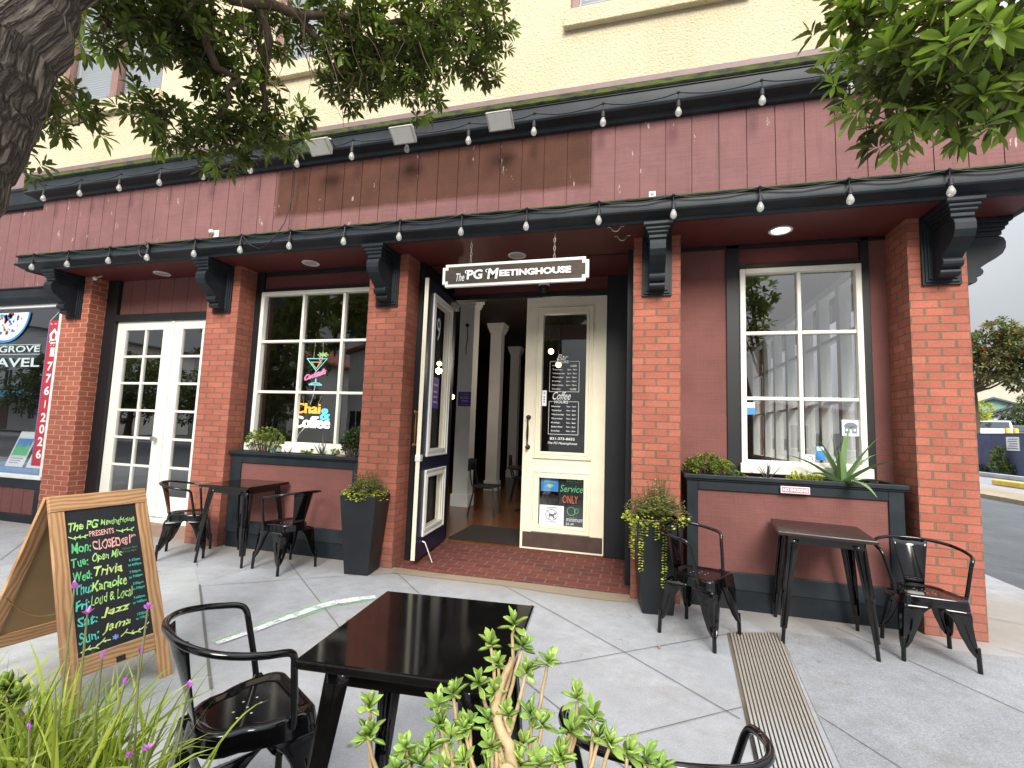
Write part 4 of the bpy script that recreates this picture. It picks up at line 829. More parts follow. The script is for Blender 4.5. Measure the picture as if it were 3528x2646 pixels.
# small fittings
e = empty('security_sensor', (-4.382, -.302, 3.655), label='small white motion sensor on the maroon fascia above the canopy edge', cat='sensor'); MB().box(-.03, .05, -.015, 0, -.05, .045).build('backplate', 'white_plastic', e, bevel=.004); MB().ball((-.03, -.04, .02), .03, 10).build('head', 'white_plastic', e, smooth=60)
e = empty('power_outlet', (.57, -.302, 3.62), label='white power outlet on the maroon fascia above the right canopy', cat='outlet'); MB().box(-.03, .03, -.012, 0, -.05, .05).build('plate', 'white_plastic', e, bevel=.003); MB().box(-.013, .013, -.015, -.0125, .01, .03).build('socket', 'ink_grey', e); MB().box(-.013, .013, -.015, -.0125, -.03, -.01).build('socket', 'ink_grey', e)
for i, (x, y, lb) in enumerate(((.25, -.30, 'pale pipe clip under the soffit beside the canopy trim'), (.30, -.08, 'pale pipe clip under the soffit just before the brick pillar'))):
    a = MB(); a.tube([(-.075, 0, -.002), (-.045, 0, -.004), (-.035, 0, -.025), (-.02, 0, -.042), (0, 0, -.048), (.02, 0, -.042), (.035, 0, -.025), (.045, 0, -.004), (.075, 0, -.002)], .006, 6); tag(a.build('pipe_clip', 'steel', loc=(x, y, ZS)), lb, 'clip')
a = MB(); a.tube([(0, -.47, 4.47), (-.02, -.46, 4.38), (-.025, -.40, 4.25), (-.035, -.38, 4.0), (-.10, -.40, 3.67), (-.17, -.45, 3.48), (-.25, -.465, 3.40), (-.34, -.47, 3.36), (-.47, -.47, 3.41), (-.60, -.46, 3.53)], .006, 6)
tag(a.build('loose_cable', 'cable_black', loc=(-3.23, 0, 0), smooth=60), 'loose black cable drooping from the cornice down to the canopy edge', 'cable')
a = MB(); a.tube([(.05 * math.cos(t * .5) * 1.4, 0, .085 * math.sin(t * .5) + .01 * t * .3) for t in range(16)], .009, 6); tag(a.build('cable_coil', 'cable_black', loc=(-5.28, -.455, 3.44)), 'coil of black cable hung on the left canopy trim', 'cable')
a = MB(); a.ball((0, 0, 0), .028, 10); a.tube([(0, .0, .0), (.0, .08, .06)], .012, 8); tag(a.build('corner_camera', 'white_plastic', loc=(-6.62, -.08, 3.31)), 'small pale camera under the soffit beside the leftmost pillar', 'camera')
e = empty('security_camera', (-.66, .90, 3.20), label='black dome camera under the entrance ceiling below the hanging sign', cat='camera'); MB().ball((0, 0, 0), .06, 12).build('dome', 'black_paint', e, smooth=60); MB().lathe([(.065, .05), (.07, .03), (.062, .02)], (0, 0, 0), 16).build('ring', 'white_plastic', e)
e = empty('no_smoking_sign', (1.756, .0, 1.022), label='small pink no smoking sign on the rim of the right planter box', cat='sign'); MB().box(-.11, .11, -.006, -.0005, 0, .058).build('plate', 'letter_white', e); MB().box(-.103, .103, -.008, -.0065, .006, .052).build('face', 'pink_sign', e)
a = MB(); put_text(a, 'NO SMOKING', lambda u, v, d: (u, -.0095, v), -.095, .095, .016, .042, 0, .03); a.build('lettering', 'letter_white', e)

# ------------------------------------------------------------------ neighbouring travel shop
shop = empty('travel_shop', (0, 0, 0), label='maroon boarded travel shop front with white lettering on its window, left of the cafe', cat='shop')
XR, XL = -7.44, -15.0
mb = MB(); x = XR
while x > XL: mb.box(max(x - .228, XL), x, -.012, .0, 3.25, 4.455); x -= .235
mb.box(XL, XR, .001, .03, 3.25, 4.455); mb.build('board_wall', 'maroon_siding', shop)
pth = [(XL, -.0), (XR + .14, -.0)]
MB().sweep([(0, 4.455), (.06, 4.455), (.085, 4.49), (.10, 4.50), (.10, 4.52), (.08, 4.53), (.08, 4.70), (.10, 4.72), (.10, 4.75), (0, 4.80)], pth).build('cornice', 'dark_trim', shop, smooth=35)
MB().sweep([(0, 3.02), (.03, 3.02), (.045, 3.07), (.075, 3.09), (.09, 3.10), (.09, 3.12), (.07, 3.13), (.07, 3.225), (.09, 3.235), (.09, 3.25), (0, 3.26)], pth).build('lintel', 'dark_trim', shop, smooth=35)
mb = MB(); mb.box(XL, -7.295, .0, .06, 2.975, 3.02); mb.box(XL, -7.295, -.015, .06, .58, .63); mb.box(-7.345, -7.296, .0, .06, .63, 2.975); win = mb.build('shop_window', 'white_paint', shop, bevel=.004)
MB().quad((XL, .045, .63), (-7.345, .045, .63), (-7.345, .045, 2.975), (XL, .045, 2.975)).build('pane', 'pane_mirror', win)
mb = MB(); mb.box(XL, -7.296, .0, .06, .452, .58); mb.box(XL, -7.296, -.012, .06, -.02, .108); mb.box(-7.40, -7.296, .001, .06, .108, .452); mb.build('base_frame', 'dark_trim', shop, bevel=.004)
mb = MB(); x = -7.41
while x > XL: mb.box(x - .205, x, .012, .03, .11, .45); x -= .212
mb.box(XL, -7.40, .0305, .06, .11, .45); mb.build('base_panel', 'maroon_panel', shop)
mb = MB(); mb.box(XL, -7.3, 2.4, 2.5, 0, 4.0); mb.box(XL, -7.3, .06, 2.4, -.05, .5); mb.box(XL, -7.3, .06, 2.4, 3.1, 3.2); mb.box(XL - .1, XL, .06, 2.4, 0, 3.2); mb.build('interior_wall', 'dark_interior', shop)
fn_ = lambda u, v, d: (u, .030 - d, v)
mb = MB(); put_text(mb, 'PACIFIC GROVE', fn_, -9.55, -7.70, 2.338, 2.432, 0, .02); put_text(mb, 'TRAVEL', fn_, -9.05, -7.67, 2.125, 2.255, 0, .02)
rect(mb, lambda u, v, d=0: fn_(u, v, d), -9.6, -7.695, 2.442, 2.449); rect(mb, lambda u, v, d=0: fn_(u, v, d), -9.6, -7.695, 2.303, 2.310); mb.build('lettering', 'letter_pale', win)
g0 = lambda u, v, d=0: fn_(u, v, d)
mb = MB(); ring(mb, g0, -8.47, 2.92, .48, .44, .035, 40, 180, 360); mb.build('emblem_rim', 'paper_blue', win)
mb = MB(); mb.add([g0(-8.47 + .445 * math.cos(R(t)), 2.92 + .405 * math.sin(R(t)), -.001) for t in range(180, 361, 10)], [tuple(range(19))]); mb.build('emblem', 'paper_white', win)
mb = MB()
for k in range(60):
    t = random.uniform(185, 355); r_ = random.uniform(.12, .9); u, v = -8.47 + .40 * r_ * math.cos(R(t)), 2.92 + .36 * r_ * math.sin(R(t)); ss = random.uniform(.012, .035)
    mb.cur = random.randrange(3); mb.add([g0(u + ss * math.cos(a), v + ss * math.sin(a), .002) for a in (0, 1.2, 2.4, 3.6, 4.9)], [(0, 1, 2, 3, 4)])
mb.build('emblem_print', ['paper_blue', 'tile_red', 'plush_tan'], win)
# banner
bn = empty('banner', (0, 0, 0), label='tall red banner with a column of year numerals hanging beside the leftmost brick pillar', cat='banner')
gb_ = lambda u, v, d=0: (u, .030 - d, v); gn_ = lambda u, v, d=0: (u, .0265 - d, v)
sheet('cloth', 'paper_red', gb_, -7.58, -7.30, .76, 2.78, 0, bn)
mb = MB(); k = 0; z = .77
while z < 2.77: rect(mb, gb_, -7.578, -7.560, z, z + .018, .002); z += .034
mb.build('border', 'paper_blue', bn)
mb = MB(); z = 2.22
for ch, zz in (('1', 2.27), ('7', 2.07), ('7', 1.90), ('6', 1.73), ('2', 1.36), ('0', 1.20), ('2', 1.03), ('6', .86)): put_text(mb, ch, gn_, -7.50 + (.02 if ch == '1' else 0), -7.40, zz, zz + .125, 0, .03)
rect(mb, gn_, -7.46, -7.44, 1.55, 1.66)
ring(mb, gn_, -7.45, 2.55, .09, .12, .05, 5, 90, 450); put_text(mb, '*', gn_, -7.53, -7.38, 2.40, 2.52, 0, .03); put_text(mb, '* * *', gn_, -7.55, -7.33, 2.72, 2.745); mb.build('numerals', 'letter_white', bn)
MB().tube([(-7.56, .03, 2.78), (-7.33, .03, 2.97)], .004, 5).build('cord', 'letter_white', bn)
# posters and toy inside the shop window
def d_land(u0, u1, v0, v1):
    def f_(m, g):
        rect(m[0], g, u0 + .03, u1 - .03, v0 + .28, v0 + .40); rect(m[1], g, u0 + .03, u1 - .03, v0 + .16, v0 + .28, .0005)
        for k in range(14): x = random.uniform(u0 + .05, u1 - .08); z = random.uniform(v0 + .2, v0 + .30); m[1].add([g(x, z, .001), g(x + .05, z, .001), g(x + .025, z + .035, .001)], [(0, 1, 2)])
        for k in range(3): rect(m[2], g, u0 + .05, u1 - .12 + .03 * k, v0 + .05 + .03 * k, v0 + .062 + .03 * k)
    return f_
fq = lambda u, v, d: (u - (v - .70) * -.0, .20 + (v - .7) * .30 - d, v)
poster('travel_poster', 'paper_white', -8.42, -8.05, .70, 1.20, 'leaning white travel poster with blue sky and green hills in the shop window, left one', 'poster', d_land(-8.42, -8.05, .70, 1.20), fq, ('paper_blue', 'hedge_flat' if False else 'chalk_green', 'ink_grey'))
poster('travel_poster', 'paper_white', -7.98, -7.66, .70, 1.19, 'leaning white travel poster half behind the red banner in the shop window', 'poster', d_land(-7.98, -7.66, .70, 1.19), fq, ('paper_blue', 'chalk_green', 'ink_grey'))
MB().box(-9.4, -7.40, .10, .75, .62, .69).build('display_shelf', 'paper_blue', label='blue cloth covered display shelf under the travel posters in the shop window', cat='shelf')
e = empty('plush_toy', (-7.82, .55, 1.20), label='tan stuffed animal toy standing behind the posters in the shop window', cat='toy')
mb = MB(); mb.ball((0, 0, .30), .13, 12, (1, .95, .9)); mb.ball((-.03, -.11, .26), .06, 10); mb.ball((.10, 0, .40), .04, 8); mb.ball((-.10, 0, .40), .04, 8); mb.build('head', 'plush_tan', e, smooth=70)
mb = MB(); mb.lathe([(.13, -.5), (.15, -.2), (.12, .05), (.07, .18)], (0, 0, 0), 14); mb.build('body', 'paper_red', e, smooth=60)
mb = MB(); mb.ball((-.05, -.165, .28), .018, 8); mb.ball((-.085, -.09, .33), .012, 6); mb.ball((.025, -.12, .33), .012, 6); mb.build('face', 'black_paint', e)
# person standing inside the shop, back to the glass
pe = bpy.data.meshes.new('person'); J = [(0, 0, .95), (0, 0, 1.15), (0, .01, 1.38), (0, .0, 1.50), (0, -.01, 1.60), (0, -.01, 1.72), (-.19, .0, 1.42), (-.27, .02, 1.15), (-.22, .12, .93), (.19, 0, 1.42), (.27, .02, 1.15), (.22, .12, .93), (-.10, 0, .90), (-.11, .01, .50), (-.11, .02, .06), (.10, 0, .90), (.11, .01, .50), (.11, .02, .06), (-.11, .14, .03), (.11, .14, .03)]
rad = [.15, .145, .16, .065, .085, .085, .085, .062, .045, .085, .062, .045, .10, .075, .05, .10, .075, .05, .045, .045]
pe.from_pydata(J, [(0, 1), (1, 2), (2, 3), (3, 4), (4, 5), (2, 6), (6, 7), (7, 8), (2, 9), (9, 10), (10, 11), (0, 12), (12, 13), (13, 14), (0, 15), (15, 16), (16, 17), (14, 18), (17, 19)], []); po = bpy.data.objects.new('person', pe); COL.objects.link(po)
md = po.modifiers.new('skin', 'SKIN'); md.use_smooth_shade = True
for i, v in enumerate(pe.skin_vertices[0].data): v.radius = (rad[i], rad[i] * (.75 if i < 3 else 1)); v.use_root = i == 0
po.modifiers.new('sub', 'SUBSURF').render_levels = 2; pe.materials.append(MATS['cloth_dark'])
po.location = (-8.95, .95, .08); tag(po, 'person in dark clothing with dark hair standing inside the shop window, back turned', 'person')
mb = MB(); mb.ball((0, -.012, 1.70), .118, 14, (.95, 1.05, 1.12)); mb.build('hair', 'hair_dark', po, smooth=70)

# ------------------------------------------------------------------ tables and chairs
def table(mat):
    leg = 'table_black'; e = empty('cafe_table'); H = .80; h = .306
    MB().box(-h, h, -h, h, H - .028, H).build('tabletop', mat, e, bevel=.006)
    mb = MB(); a = .235
    for s in (-1, 1): mb.box(-a, a, s * a - .012, s * a + .012, H - .085, H - .029); mb.box(s * a - .012, s * a + .012, -a + .013, a - .013, H - .085, H - .029)
    mb.build('apron', leg, e)
    for sx in (-1, 1):
        for sy in (-1, 1):
            mb = MB(); vs = []; prof = [(H - .03, .225, .085), (H - .09, .231, .080), (.42, .258, .062), (.115, .279, .040)]
            for z, c, w in prof:
                c2 = c + .018
                pts = [(c2 - w, c2), (c2 - w * .55, c2), (c2 - w * .48, c2 - .007), (c2 - w * .36, c2 - .007), (c2 - .012, c2), (c2 - .004, c2 - .004), (c2, c2 - .012), (c2 - .007, c2 - w * .36), (c2 - .007, c2 - w * .48), (c2, c2 - w * .55), (c2, c2 - w)]
                vs += [(sx * p, sy * q, z) for p, q in pts]
            n = 11; fs = [(i * n + k, i * n + k + 1, (i + 1) * n + k + 1, (i + 1) * n + k) for i in range(3) for k in range(n - 1)]
            mb.add(vs, fs); mb.tube([(sx * .268, sy * .268, .20), (sx * .284, sy * .284, .001)], [.012, .012], 10); mb.build('leg', leg, e, solid=.003, smooth=30)
    return e
def chair():
    e = empty('metal_armchair'); H = .445
    # seat: square front, rounded back, dished with a rolled rim
    def outline(g, z, n=10):
        P = []; hw, fr, bk = .182 + g, -.178 - g, .172 + g
        for k in range(n + 1): t = k / n; P.append((-hw * (1 - .22 * t * t * t) , fr + .045 + (bk - .12 - fr - .045) * t, z))           # left side going back
        for k in range(1, 12): a = math.pi - math.pi * k / 12; P.append((hw * .78 * math.cos(a), bk - .12 + .12 * math.sin(a) ** .8, z))
        for k in range(n + 1): t = 1 - k / n; P.append((hw * (1 - .22 * t * t * t), fr + .045 + (bk - .12 - fr - .045) * t, z))
        for k in range(1, 5): a = -math.pi / 2 * k / 4; P.append((hw - .045 + .045 * math.cos(a), fr + .045 + .045 * math.sin(a), z))
        for k in range(0, 5): a = -math.pi / 2 - math.pi / 2 * k / 4; P.append((-hw + .045 + .045 * math.cos(a), fr + .045 + .045 * math.sin(a), z))
        return P
    rings = [outline(-.045, H - .012), outline(-.030, H - .010), outline(-.018, H - .001), outline(-.006, H), outline(.002, H - .006), outline(.004, H - .014), outline(.010, H - .044), outline(.007, H - .046), outline(.012, H - .066)]
    n = len(rings[0]); mb = MB(); fs = [tuple(range(n))]
    for i in range(len(rings) - 1): fs += [(i * n + k, i * n + (k + 1) % n, (i + 1) * n + (k + 1) % n, (i + 1) * n + k) for k in range(n)]
    mb.add([p for r in rings for p in r], fs)
    o = mb.build('seat', 'chair_black', e, smooth=50)
    mb = MB()
    for x, y in ((0, 0), (.045, 0), (-.045, 0), (0, .045), (0, -.045), (.045, -.045), (-.045, .045)): mb.lathe([(.001, .0005), (.0045, .0005), (.0045, .0009), (.001, .0009)], (x, y, H - .012), 8)
    mb.build('daylight_disc', 'lamp_housing', o)  # pale discs coloured as bright ground showing through the seat's holes; nothing is pierced
    for sx in (-1, 1):
        for sy in (-1, 1):
            mb = MB(); vs = []; rows = [(H - .060, .165, .170), (H - .085, .170, .138), (H - .11, .173, .116), (H - .15, .178, .098), (H - .22, .184, .082), (.14, .194, .054), (.105, .198, .034), (.092, .199, .020)]
            by = -.012 if sy > 0 else 0
            for z, c, w in rows:
                c2 = c + .016; k = .010
                pts = [(c2 - w - .004, c2 - .010), (c2 - w, c2 - .001), (c2 - w * .85, c2), (c2 - .030, c2), (c2 - .012, c2 - .002), (c2 - .005, c2 - .005), (c2 - .002, c2 - .012), (c2, c2 - .030), (c2, c2 - w * .85), (c2 - .001, c2 - w), (c2 - .010, c2 - w - .004)]
                if z < H - .14:          # pressed groove along the corner
                    pts[3] = (c2 - w * .62, c2); pts[4] = (c2 - w * .50, c2 - k); pts[5] = (c2 - k, c2 - k); pts[6] = (c2 - k, c2 - w * .50); pts[7] = (c2, c2 - w * .62)
                vs += [(sx * p, sy * q + by * (z / H), z) for p, q in pts]
            m_ = 11; mb.add(vs, [(i * m_ + k, i * m_ + k + 1, (i + 1) * m_ + k + 1, (i + 1) * m_ + k) for i in range(len(rows) - 1) for k in range(m_ - 1)])
            mb.tube([(sx * .199, sy * .199, .16), (sx * .2035, sy * .2035, .0)], .0125, 10); mb.build('leg', 'chair_black', e, solid=.0035, smooth=32)
    mb = MB(); half = [(.190, -.088, H - .030), (.202, -.085, H + .01), (.220, -.074, H + .09), (.246, -.056, H + .20), (.256, -.050, H + .232), (.264, -.036, H + .252), (.270, -.008, H + .262), (.272, .04, H + .270), (.262, .10, H + .281), (.232, .165, H + .293), (.180, .215, H + .303), (.10, .250, H + .311)]
    full = half + [(0, .262, H + .314)] + [(-x, y, z) for x, y, z in half[::-1]]
    def cat(pts, n=4):
        P = [Vector(p) for p in pts]; out = []
        for i in range(len(P) - 1):
            a, b, c, d = P[max(i - 1, 0)], P[i], P[i + 1], P[min(i + 2, len(P) - 1)]
            for k in range(n):
                t = k / n; out.append(.5 * ((2 * b) + (c - a) * t + (2 * a - 5 * b + 4 * c - d) * t * t + (3 * b - a - 3 * c + d) * t ** 3))
        return out + [P[-1]]
    mb.tube(cat(full), .0118, 12)
    for sx in (-1, 1): mb.box(sx * .178 - .012, sx * .178 + .016, -.104, -.072, H - .028, H + .004)
    mb.build('arm_rail', 'chair_black', e, smooth=60)
    mb = MB(); nn = 10; vs = []
    for j in range(7):
        t = j / 6; z = H - .004 + t * .312; w = .060 + .048 * t; yc = .172 + .090 * t ** 1.15
        for k in range(nn + 1): a = -1 + 2 * k / nn; vs.append((a * w, yc - (.055 * t + .015) * a * a * (w / .108) ** 2 * .55, z))
    mb.add(vs, [(j * (nn + 1) + k, j * (nn + 1) + k + 1, (j + 1) * (nn + 1) + k + 1, (j + 1) * (nn + 1) + k) for j in range(6) for k in range(nn)])
    mb.build('backrest', 'chair_black', e, solid=.003, smooth=60)
    return e
def place(o, x, y, a, label, cat, group): o.location = (x, y, 0); o.rotation_euler = (0, 0, R(a)); tag(o, label, cat, group); return o
t1 = place(table('table_black'), -.18, -3.04, 5, 'large glossy black square table in the foreground of the pavement', 'table', 'black metal cafe tables')
t2 = place(table('table_brown'), 1.822, -.340, -8.8, 'dark brown topped square table in front of the right planter box', 'table', 'black metal cafe tables')
t3 = place(copy_tree(t1), -3.665, -.275, 2, 'black square table in front of the left planter box', 'table', 'black metal cafe tables')
ch = chair(); G = 'black metal armchairs outside the cafe'
place(ch, 2.455, -.415, -5.8, 'black metal armchair beside the rightmost brick pillar, facing the street', 'chair', G)
for x, y, a, lb in ((.926, -.618, 58, 'black metal armchair in front of the right tall planter with trailing lime leaves'), (-3.01, -.371, -105.7, 'black metal armchair turned away in front of the left planter panel'), (-4.300, -.385, 129, 'black metal armchair before the white French doors'),
                    (-.875, -3.075, 150, 'large near black armchair at the left of the foreground table'), (.55, -3.135, 188.7, 'black armchair at the bottom edge beside the drain, mostly hidden by the succulent')):
    o = place(copy_tree(ch), x, y, a, lb, 'chair', G); o.scale = [(1.02 if x < 0 else .97) if y < -2 else 1.03] * 3

# ------------------------------------------------------------------ chalkboard A-frame
ab = empty('sandwich_board', (0, 0, 0), label='wooden A-frame chalkboard with a week of events in coloured chalk', cat='sign board')
TLp, TRp, BLp, BRp = Vector((-2.645, -2.705, 1.02)), Vector((-2.580, -2.225, 1.02)), Vector((-2.195, -2.785, 0)), Vector((-2.120, -2.300, 0))
def panel_fn(TLp, TRp, BLp, BRp):
    nrm = (TRp - TLp).cross(BLp - TLp).normalized()
    if nrm.x < 0: nrm = -nrm
    def f(u, v, d): t = TLp.lerp(TRp, u); b = BLp.lerp(BRp, u); return tuple(t.lerp(b, v) + nrm * d)
    return f
pf = panel_fn(TLp, TRp, BLp, BRp)
def plank(mb, f, u0, u1, v0, v1, d0, d1, vert, ou=0.0):
    c = [(u0, v0), (u1, v0), (u1, v1), (u0, v1)]; vs = [f(u, v, d) for d in (d0, d1) for u, v in c]
    uvq = lambda L: [((v * 1.1 if vert else u * .5) + ou, (u * .5 if vert else v * 1.1) + ou * 3) for u, v in L]
    ff = [(4, 5, 6, 7), (3, 2, 1, 0), (0, 1, 5, 4), (1, 2, 6, 5), (2, 3, 7, 6), (3, 0, 4, 7)]; cc = c + c
    mb.add(vs, ff, [uvq([cc[i] for i in q]) for q in ff])
mb = MB(); sw_, d0, d1 = .135, -.012, .012
plank(mb, pf, 0, sw_, .082, 1.0, d0, d1, True, .3); plank(mb, pf, 1 - sw_, 1, .082, 1.0, d0, d1, True, 1.7); plank(mb, pf, 0, 1, 0, .080, d0, d1 + .002, False, 2.6); plank(mb, pf, sw_ + .002, 1 - sw_ - .002, .775, .855, d0, d1 - .002, False, 4.1)
mb.build('front_frame', 'pine_wood', ab, bevel=.003)
mb = MB(); plank(mb, pf, sw_ + .001, 1 - sw_ - .001, .081, .774, -.004, .004, True); mb.build('chalkboard', 'chalk_board', ab)
back = panel_fn(TLp + Vector((-.02, 0, -.004)), TRp + Vector((-.02, 0, -.004)), Vector((-3.09, -2.72, 0)), Vector((-3.00, -2.25, 0)))
mb = MB(); plank(mb, back, 0, sw_, .0, 1.0, -.012, .012, True, 5.3); plank(mb, back, 1 - sw_, 1, .0, 1.0, -.012, .012, True, 6.1); plank(mb, back, sw_ + .002, 1 - sw_ - .002, .0, .08, -.012, .012, False, 7.7); plank(mb, back, sw_ + .002, 1 - sw_ - .002, .775, .855, -.011, .011, False, 8.2); mb.build('back_frame', 'pine_wood', ab, bevel=.003)
mb = MB(); plank(mb, back, sw_ + .001, 1 - sw_ - .001, .081, .774, -.004, .004, True); mb.build('back_board', 'mdf', ab)
a_, b_ = Vector(pf(.05, .55, -.014)), Vector(back(.05, .55, .014)); mb = MB(); mb.tube([a_.lerp(b_, t / 8) + Vector((0, 0, -.05 * math.sin(math.pi * t / 8))) for t in range(9)], .0035, 6); mb.build('chain', 'brass', ab)
bf = lambda u, v, d=0: pf(sw_ + (1 - 2 * sw_) * (.03 + .94 * u), .081 + .693 * (.035 + .95 * v), .0052 + d)
mb = MB(); rect(mb, lambda u, v, d=0: pf(u, v, .0125), .46, .55, .825, .85); mb.build('latch', 'rubber', ab)
TX = [('The PG', .002, .43, .121, .070, 'L'), ('MeetingHouse', .46, .985, .121, .060, 'L'), ('PRESENTS', .278, .641, .184, .044, 'P'), ('Mon:', .010, .283, .291, .076, 'G'), ('CLOSED', .309, .72, .293, .076, 'P'), ('@', .735, .835, .290, .060, 'P'), ('1', .85, .885, .290, .078, 'P'), ('pm', .895, .965, .245, .026, 'P'),
 ('Tue:', .0, .228, .390, .067, 'G'), ('Open Mic', .277, .722, .390, .075, 'L'), ('Signups 5pm', .732, .964, .332, .020, 'D'), ('Starts 6pm', .736, .950, .358, .020, 'D'), ('Wed:', .0, .255, .497, .070, 'G'), ('Trivia', .282, .696, .490, .069, 'Y'), ('6:15pm', .810, .985, .438, .027, 'T'), ('to 8:00pm', .787, .995, .475, .026, 'T'),
 ('Thu:', .0, .234, .593, .070, 'T'), ('Karaoke', .230, .739, .595, .072, 'L'), ('7:00pm', .792, .973, .531, .025, 'T'), ('to 9:00pm', .775, .989, .567, .024, 'T'), ('Fri:', .0, .192, .704, .070, 'T'), ('Loud & Local', .199, .812, .691, .072, 'L'), ('7:00pm', .822, .988, .625, .025, 'T'), ('to 9:00pm', .808, .995, .663, .025, 'T'),
 ('Sat:', .0, .268, .816, .068, 'T'), ('Jazz', .315, .740, .801, .067, 'Y'), ('7:00pm', .803, .979, .732, .024, 'T'), ('to 9:00pm', .781, .997, .767, .024, 'T'), ('Sun:', .0, .267, .929, .069, 'T'), ('Jams', .314, .721, .911, .071, 'Y'), ('10:00am', .828, .983, .855, .021, 'T'), ('to 1:00pm', .796, .991, .889, .024, 'T')]
CK = dict(L='chalk_lime', P='chalk_pink', G='chalk_green', T='chalk_teal', Y='chalk_yellow', D='chalk_dim')
for key, mat in CK.items():
    mb = MB()
    for t, u0, u1, v1, h, k in TX:
        if k == key: mb = MB(); put_text(mb, t, lambda u, v, d: bf(u, -v), u0, u1, -v1, -v1 + h, (.28 if k in 'LY' else .12) if h > .05 else 0, (.006 if len(t) > 10 else .016) if h > .04 else .012, 0, .006 if h > .05 else .0015); mb.build('chalk_writing', mat, ab)
    mb = MB()
    if key == 'L':
        for pts in ([(-.01, .160), (.06, .178), (.13, .172), (.20, .176), (.265, .165)], [(.674, .164), (.75, .178), (.83, .170), (.90, .178), (.962, .160)]): stroke(mb, bf, pts, .008)
        for u, v in ((.06, .178), (.13, .172), (.20, .176), (.75, .178), (.83, .17), (.90, .178)): stroke(mb, bf, [(u, v), (u + .03, v - .014)], .008); stroke(mb, bf, [(u, v), (u + .03, v + .012)], .008)
    if key == 'Y':
        stroke(mb, bf, [(.007, .985), (.10, .975), (.199, .982), (.30, .955), (.41, .962)], .008); stroke(mb, bf, [(.55, .965), (.62, .945), (.70, .965), (.80, .968), (.90, .950), (.985, .925)], .008)
        for u, v in ((.10, .975), (.199, .982), (.30, .955), (.62, .945), (.70, .965), (.80, .968), (.90, .95)): stroke(mb, bf, [(u, v), (u + .04, v - .018)], .008); stroke(mb, bf, [(u, v), (u + .045, v + .012)], .008)
    if key in 'LY': mb.build('chalk_vine', mat, ab)
mb = MB(); mb.add([bf(.48 + .055 * math.cos(a) * (1 if i % 2 else .55), .955 - .022 * math.sin(a) * (1 if i % 2 else .6), .0004) for i, a in enumerate([k * math.pi / 6 for k in range(12)])], [tuple(range(12))]); mb.build('chalk_flower', 'chalk_blue', ab)

# ------------------------------------------------------------------ vegetation
def crown(parent, blobs, per, L, w, n, mat, twigs=None, hubs=None, spread=(30, 95), young=0.12, out=0.7, droop=0.18):
    """whorls of leaves through a set of ellipsoidal clumps; twigs lead to them from the clump hubs"""
    C_ = []; A_x = []; AG = []; tw = MB()
    for bi, (x, y, z, r) in enumerate(blobs):
        c = Vector((x, y, z)); k = max(3, int(per * r * r))
        for _ in range(k):
            d = Vector(rng.normal(0, 1, 3)).normalized(); rr = r * (random.random() ** .45); p = c + Vector((d.x, d.y, d.z * .85)) * rr
            ax = (d * out + Vector((0, 0, .35)) + Vector(rng.normal(0, .35, 3))).normalized()
            C_.append(tuple(p)); A_x.append(tuple(ax)); AG.append(1.0 if random.random() < young * (.3 + 1.2 * rr / r) else random.uniform(0, .35))
            if twigs and random.random() < .55:
                h = c + Vector(rng.normal(0, r * .18, 3)); m_ = h.lerp(p, .5) + Vector(rng.normal(0, r * .12, 3)); tw.tube([h, h.lerp(m_, .6), m_, p], [.004, .0034, .0028, .0018], 4, False)
    B, D, LL, I = rosettes(C_, A_x, n, spread, L, w); ag = np.array(AG)[I]
    leaf_obj('foliage', mat, parent, B, D, LL * (1 + .15 * (ag > .9)), w * LL / L, ag, droop)
    if twigs: tw.build('twigs', twigs, parent, smooth=60)
def limb(mb, pts, r0, r1, n=5, jit=.02):
    P = [Vector(p) for p in pts]; out = []; N_ = (len(P) - 1) * n
    for i in range(N_ + 1):
        t = i / n; k = min(int(t), len(P) - 2); u = t - k; a, b, c, d = P[max(k - 1, 0)], P[k], P[k + 1], P[min(k + 2, len(P) - 1)]
        out.append(.5 * ((2 * b) + (c - a) * u + (2 * a - 5 * b + 4 * c - d) * u * u + (3 * b - a - 3 * c + d) * u ** 3) + Vector(rng.normal(0, jit, 3)) * (1 if 0 < i < N_ else 0))
    mb.tube(out, [r0 + (r1 - r0) * i / N_ for i in range(N_ + 1)], 16 if r0 > .1 else 8)
tr = empty('street_tree', (-1.95, -3.85, 0), label='tree with thick rough leaning trunk and dark leaf clusters at the upper left', cat='tree'); tr.location = (0, 0, 0)
mb = MB(); limb(mb, [(-1.98, -4.08, -.05), (-1.86, -3.98, .9), (-1.74, -3.87, 1.75), (-1.685, -3.821, 2.096), (-1.638, -3.777, 2.348), (-1.602, -3.747, 2.53), (-1.544, -3.723, 2.727), (-1.51, -3.70, 2.9), (-1.46, -3.62, 3.35), (-1.40, -3.5, 4.3)], .29, .19, 5, .008); mb.build('trunk', 'tree_bark', tr, smooth=70)
mb = MB(); limb(mb, [(-1.46, -3.62, 2.95), (-1.46, -3.15, 3.36), (-1.25, -2.72, 3.60), (-.87, -2.37, 3.78), (-.60, -2.1, 3.86)], .036, .009); limb(mb, [(-1.46, -3.15, 3.36), (-1.52, -3.02, 3.30), (-1.50, -2.82, 3.16), (-1.62, -2.80, 3.0)], .03, .008); limb(mb, [(-1.35, -2.85, 3.5), (-1.45, -2.70, 3.25), (-1.52, -2.6, 3.0)], .026, .007); limb(mb, [(-1.25, -2.72, 3.60), (-1.18, -2.45, 3.5), (-1.2, -2.3, 3.42)], .022, .007); limb(mb, [(-1.55, -3.6, 2.8), (-1.72, -3.45, 2.78), (-1.86, -3.36, 2.62)], .03, .008)
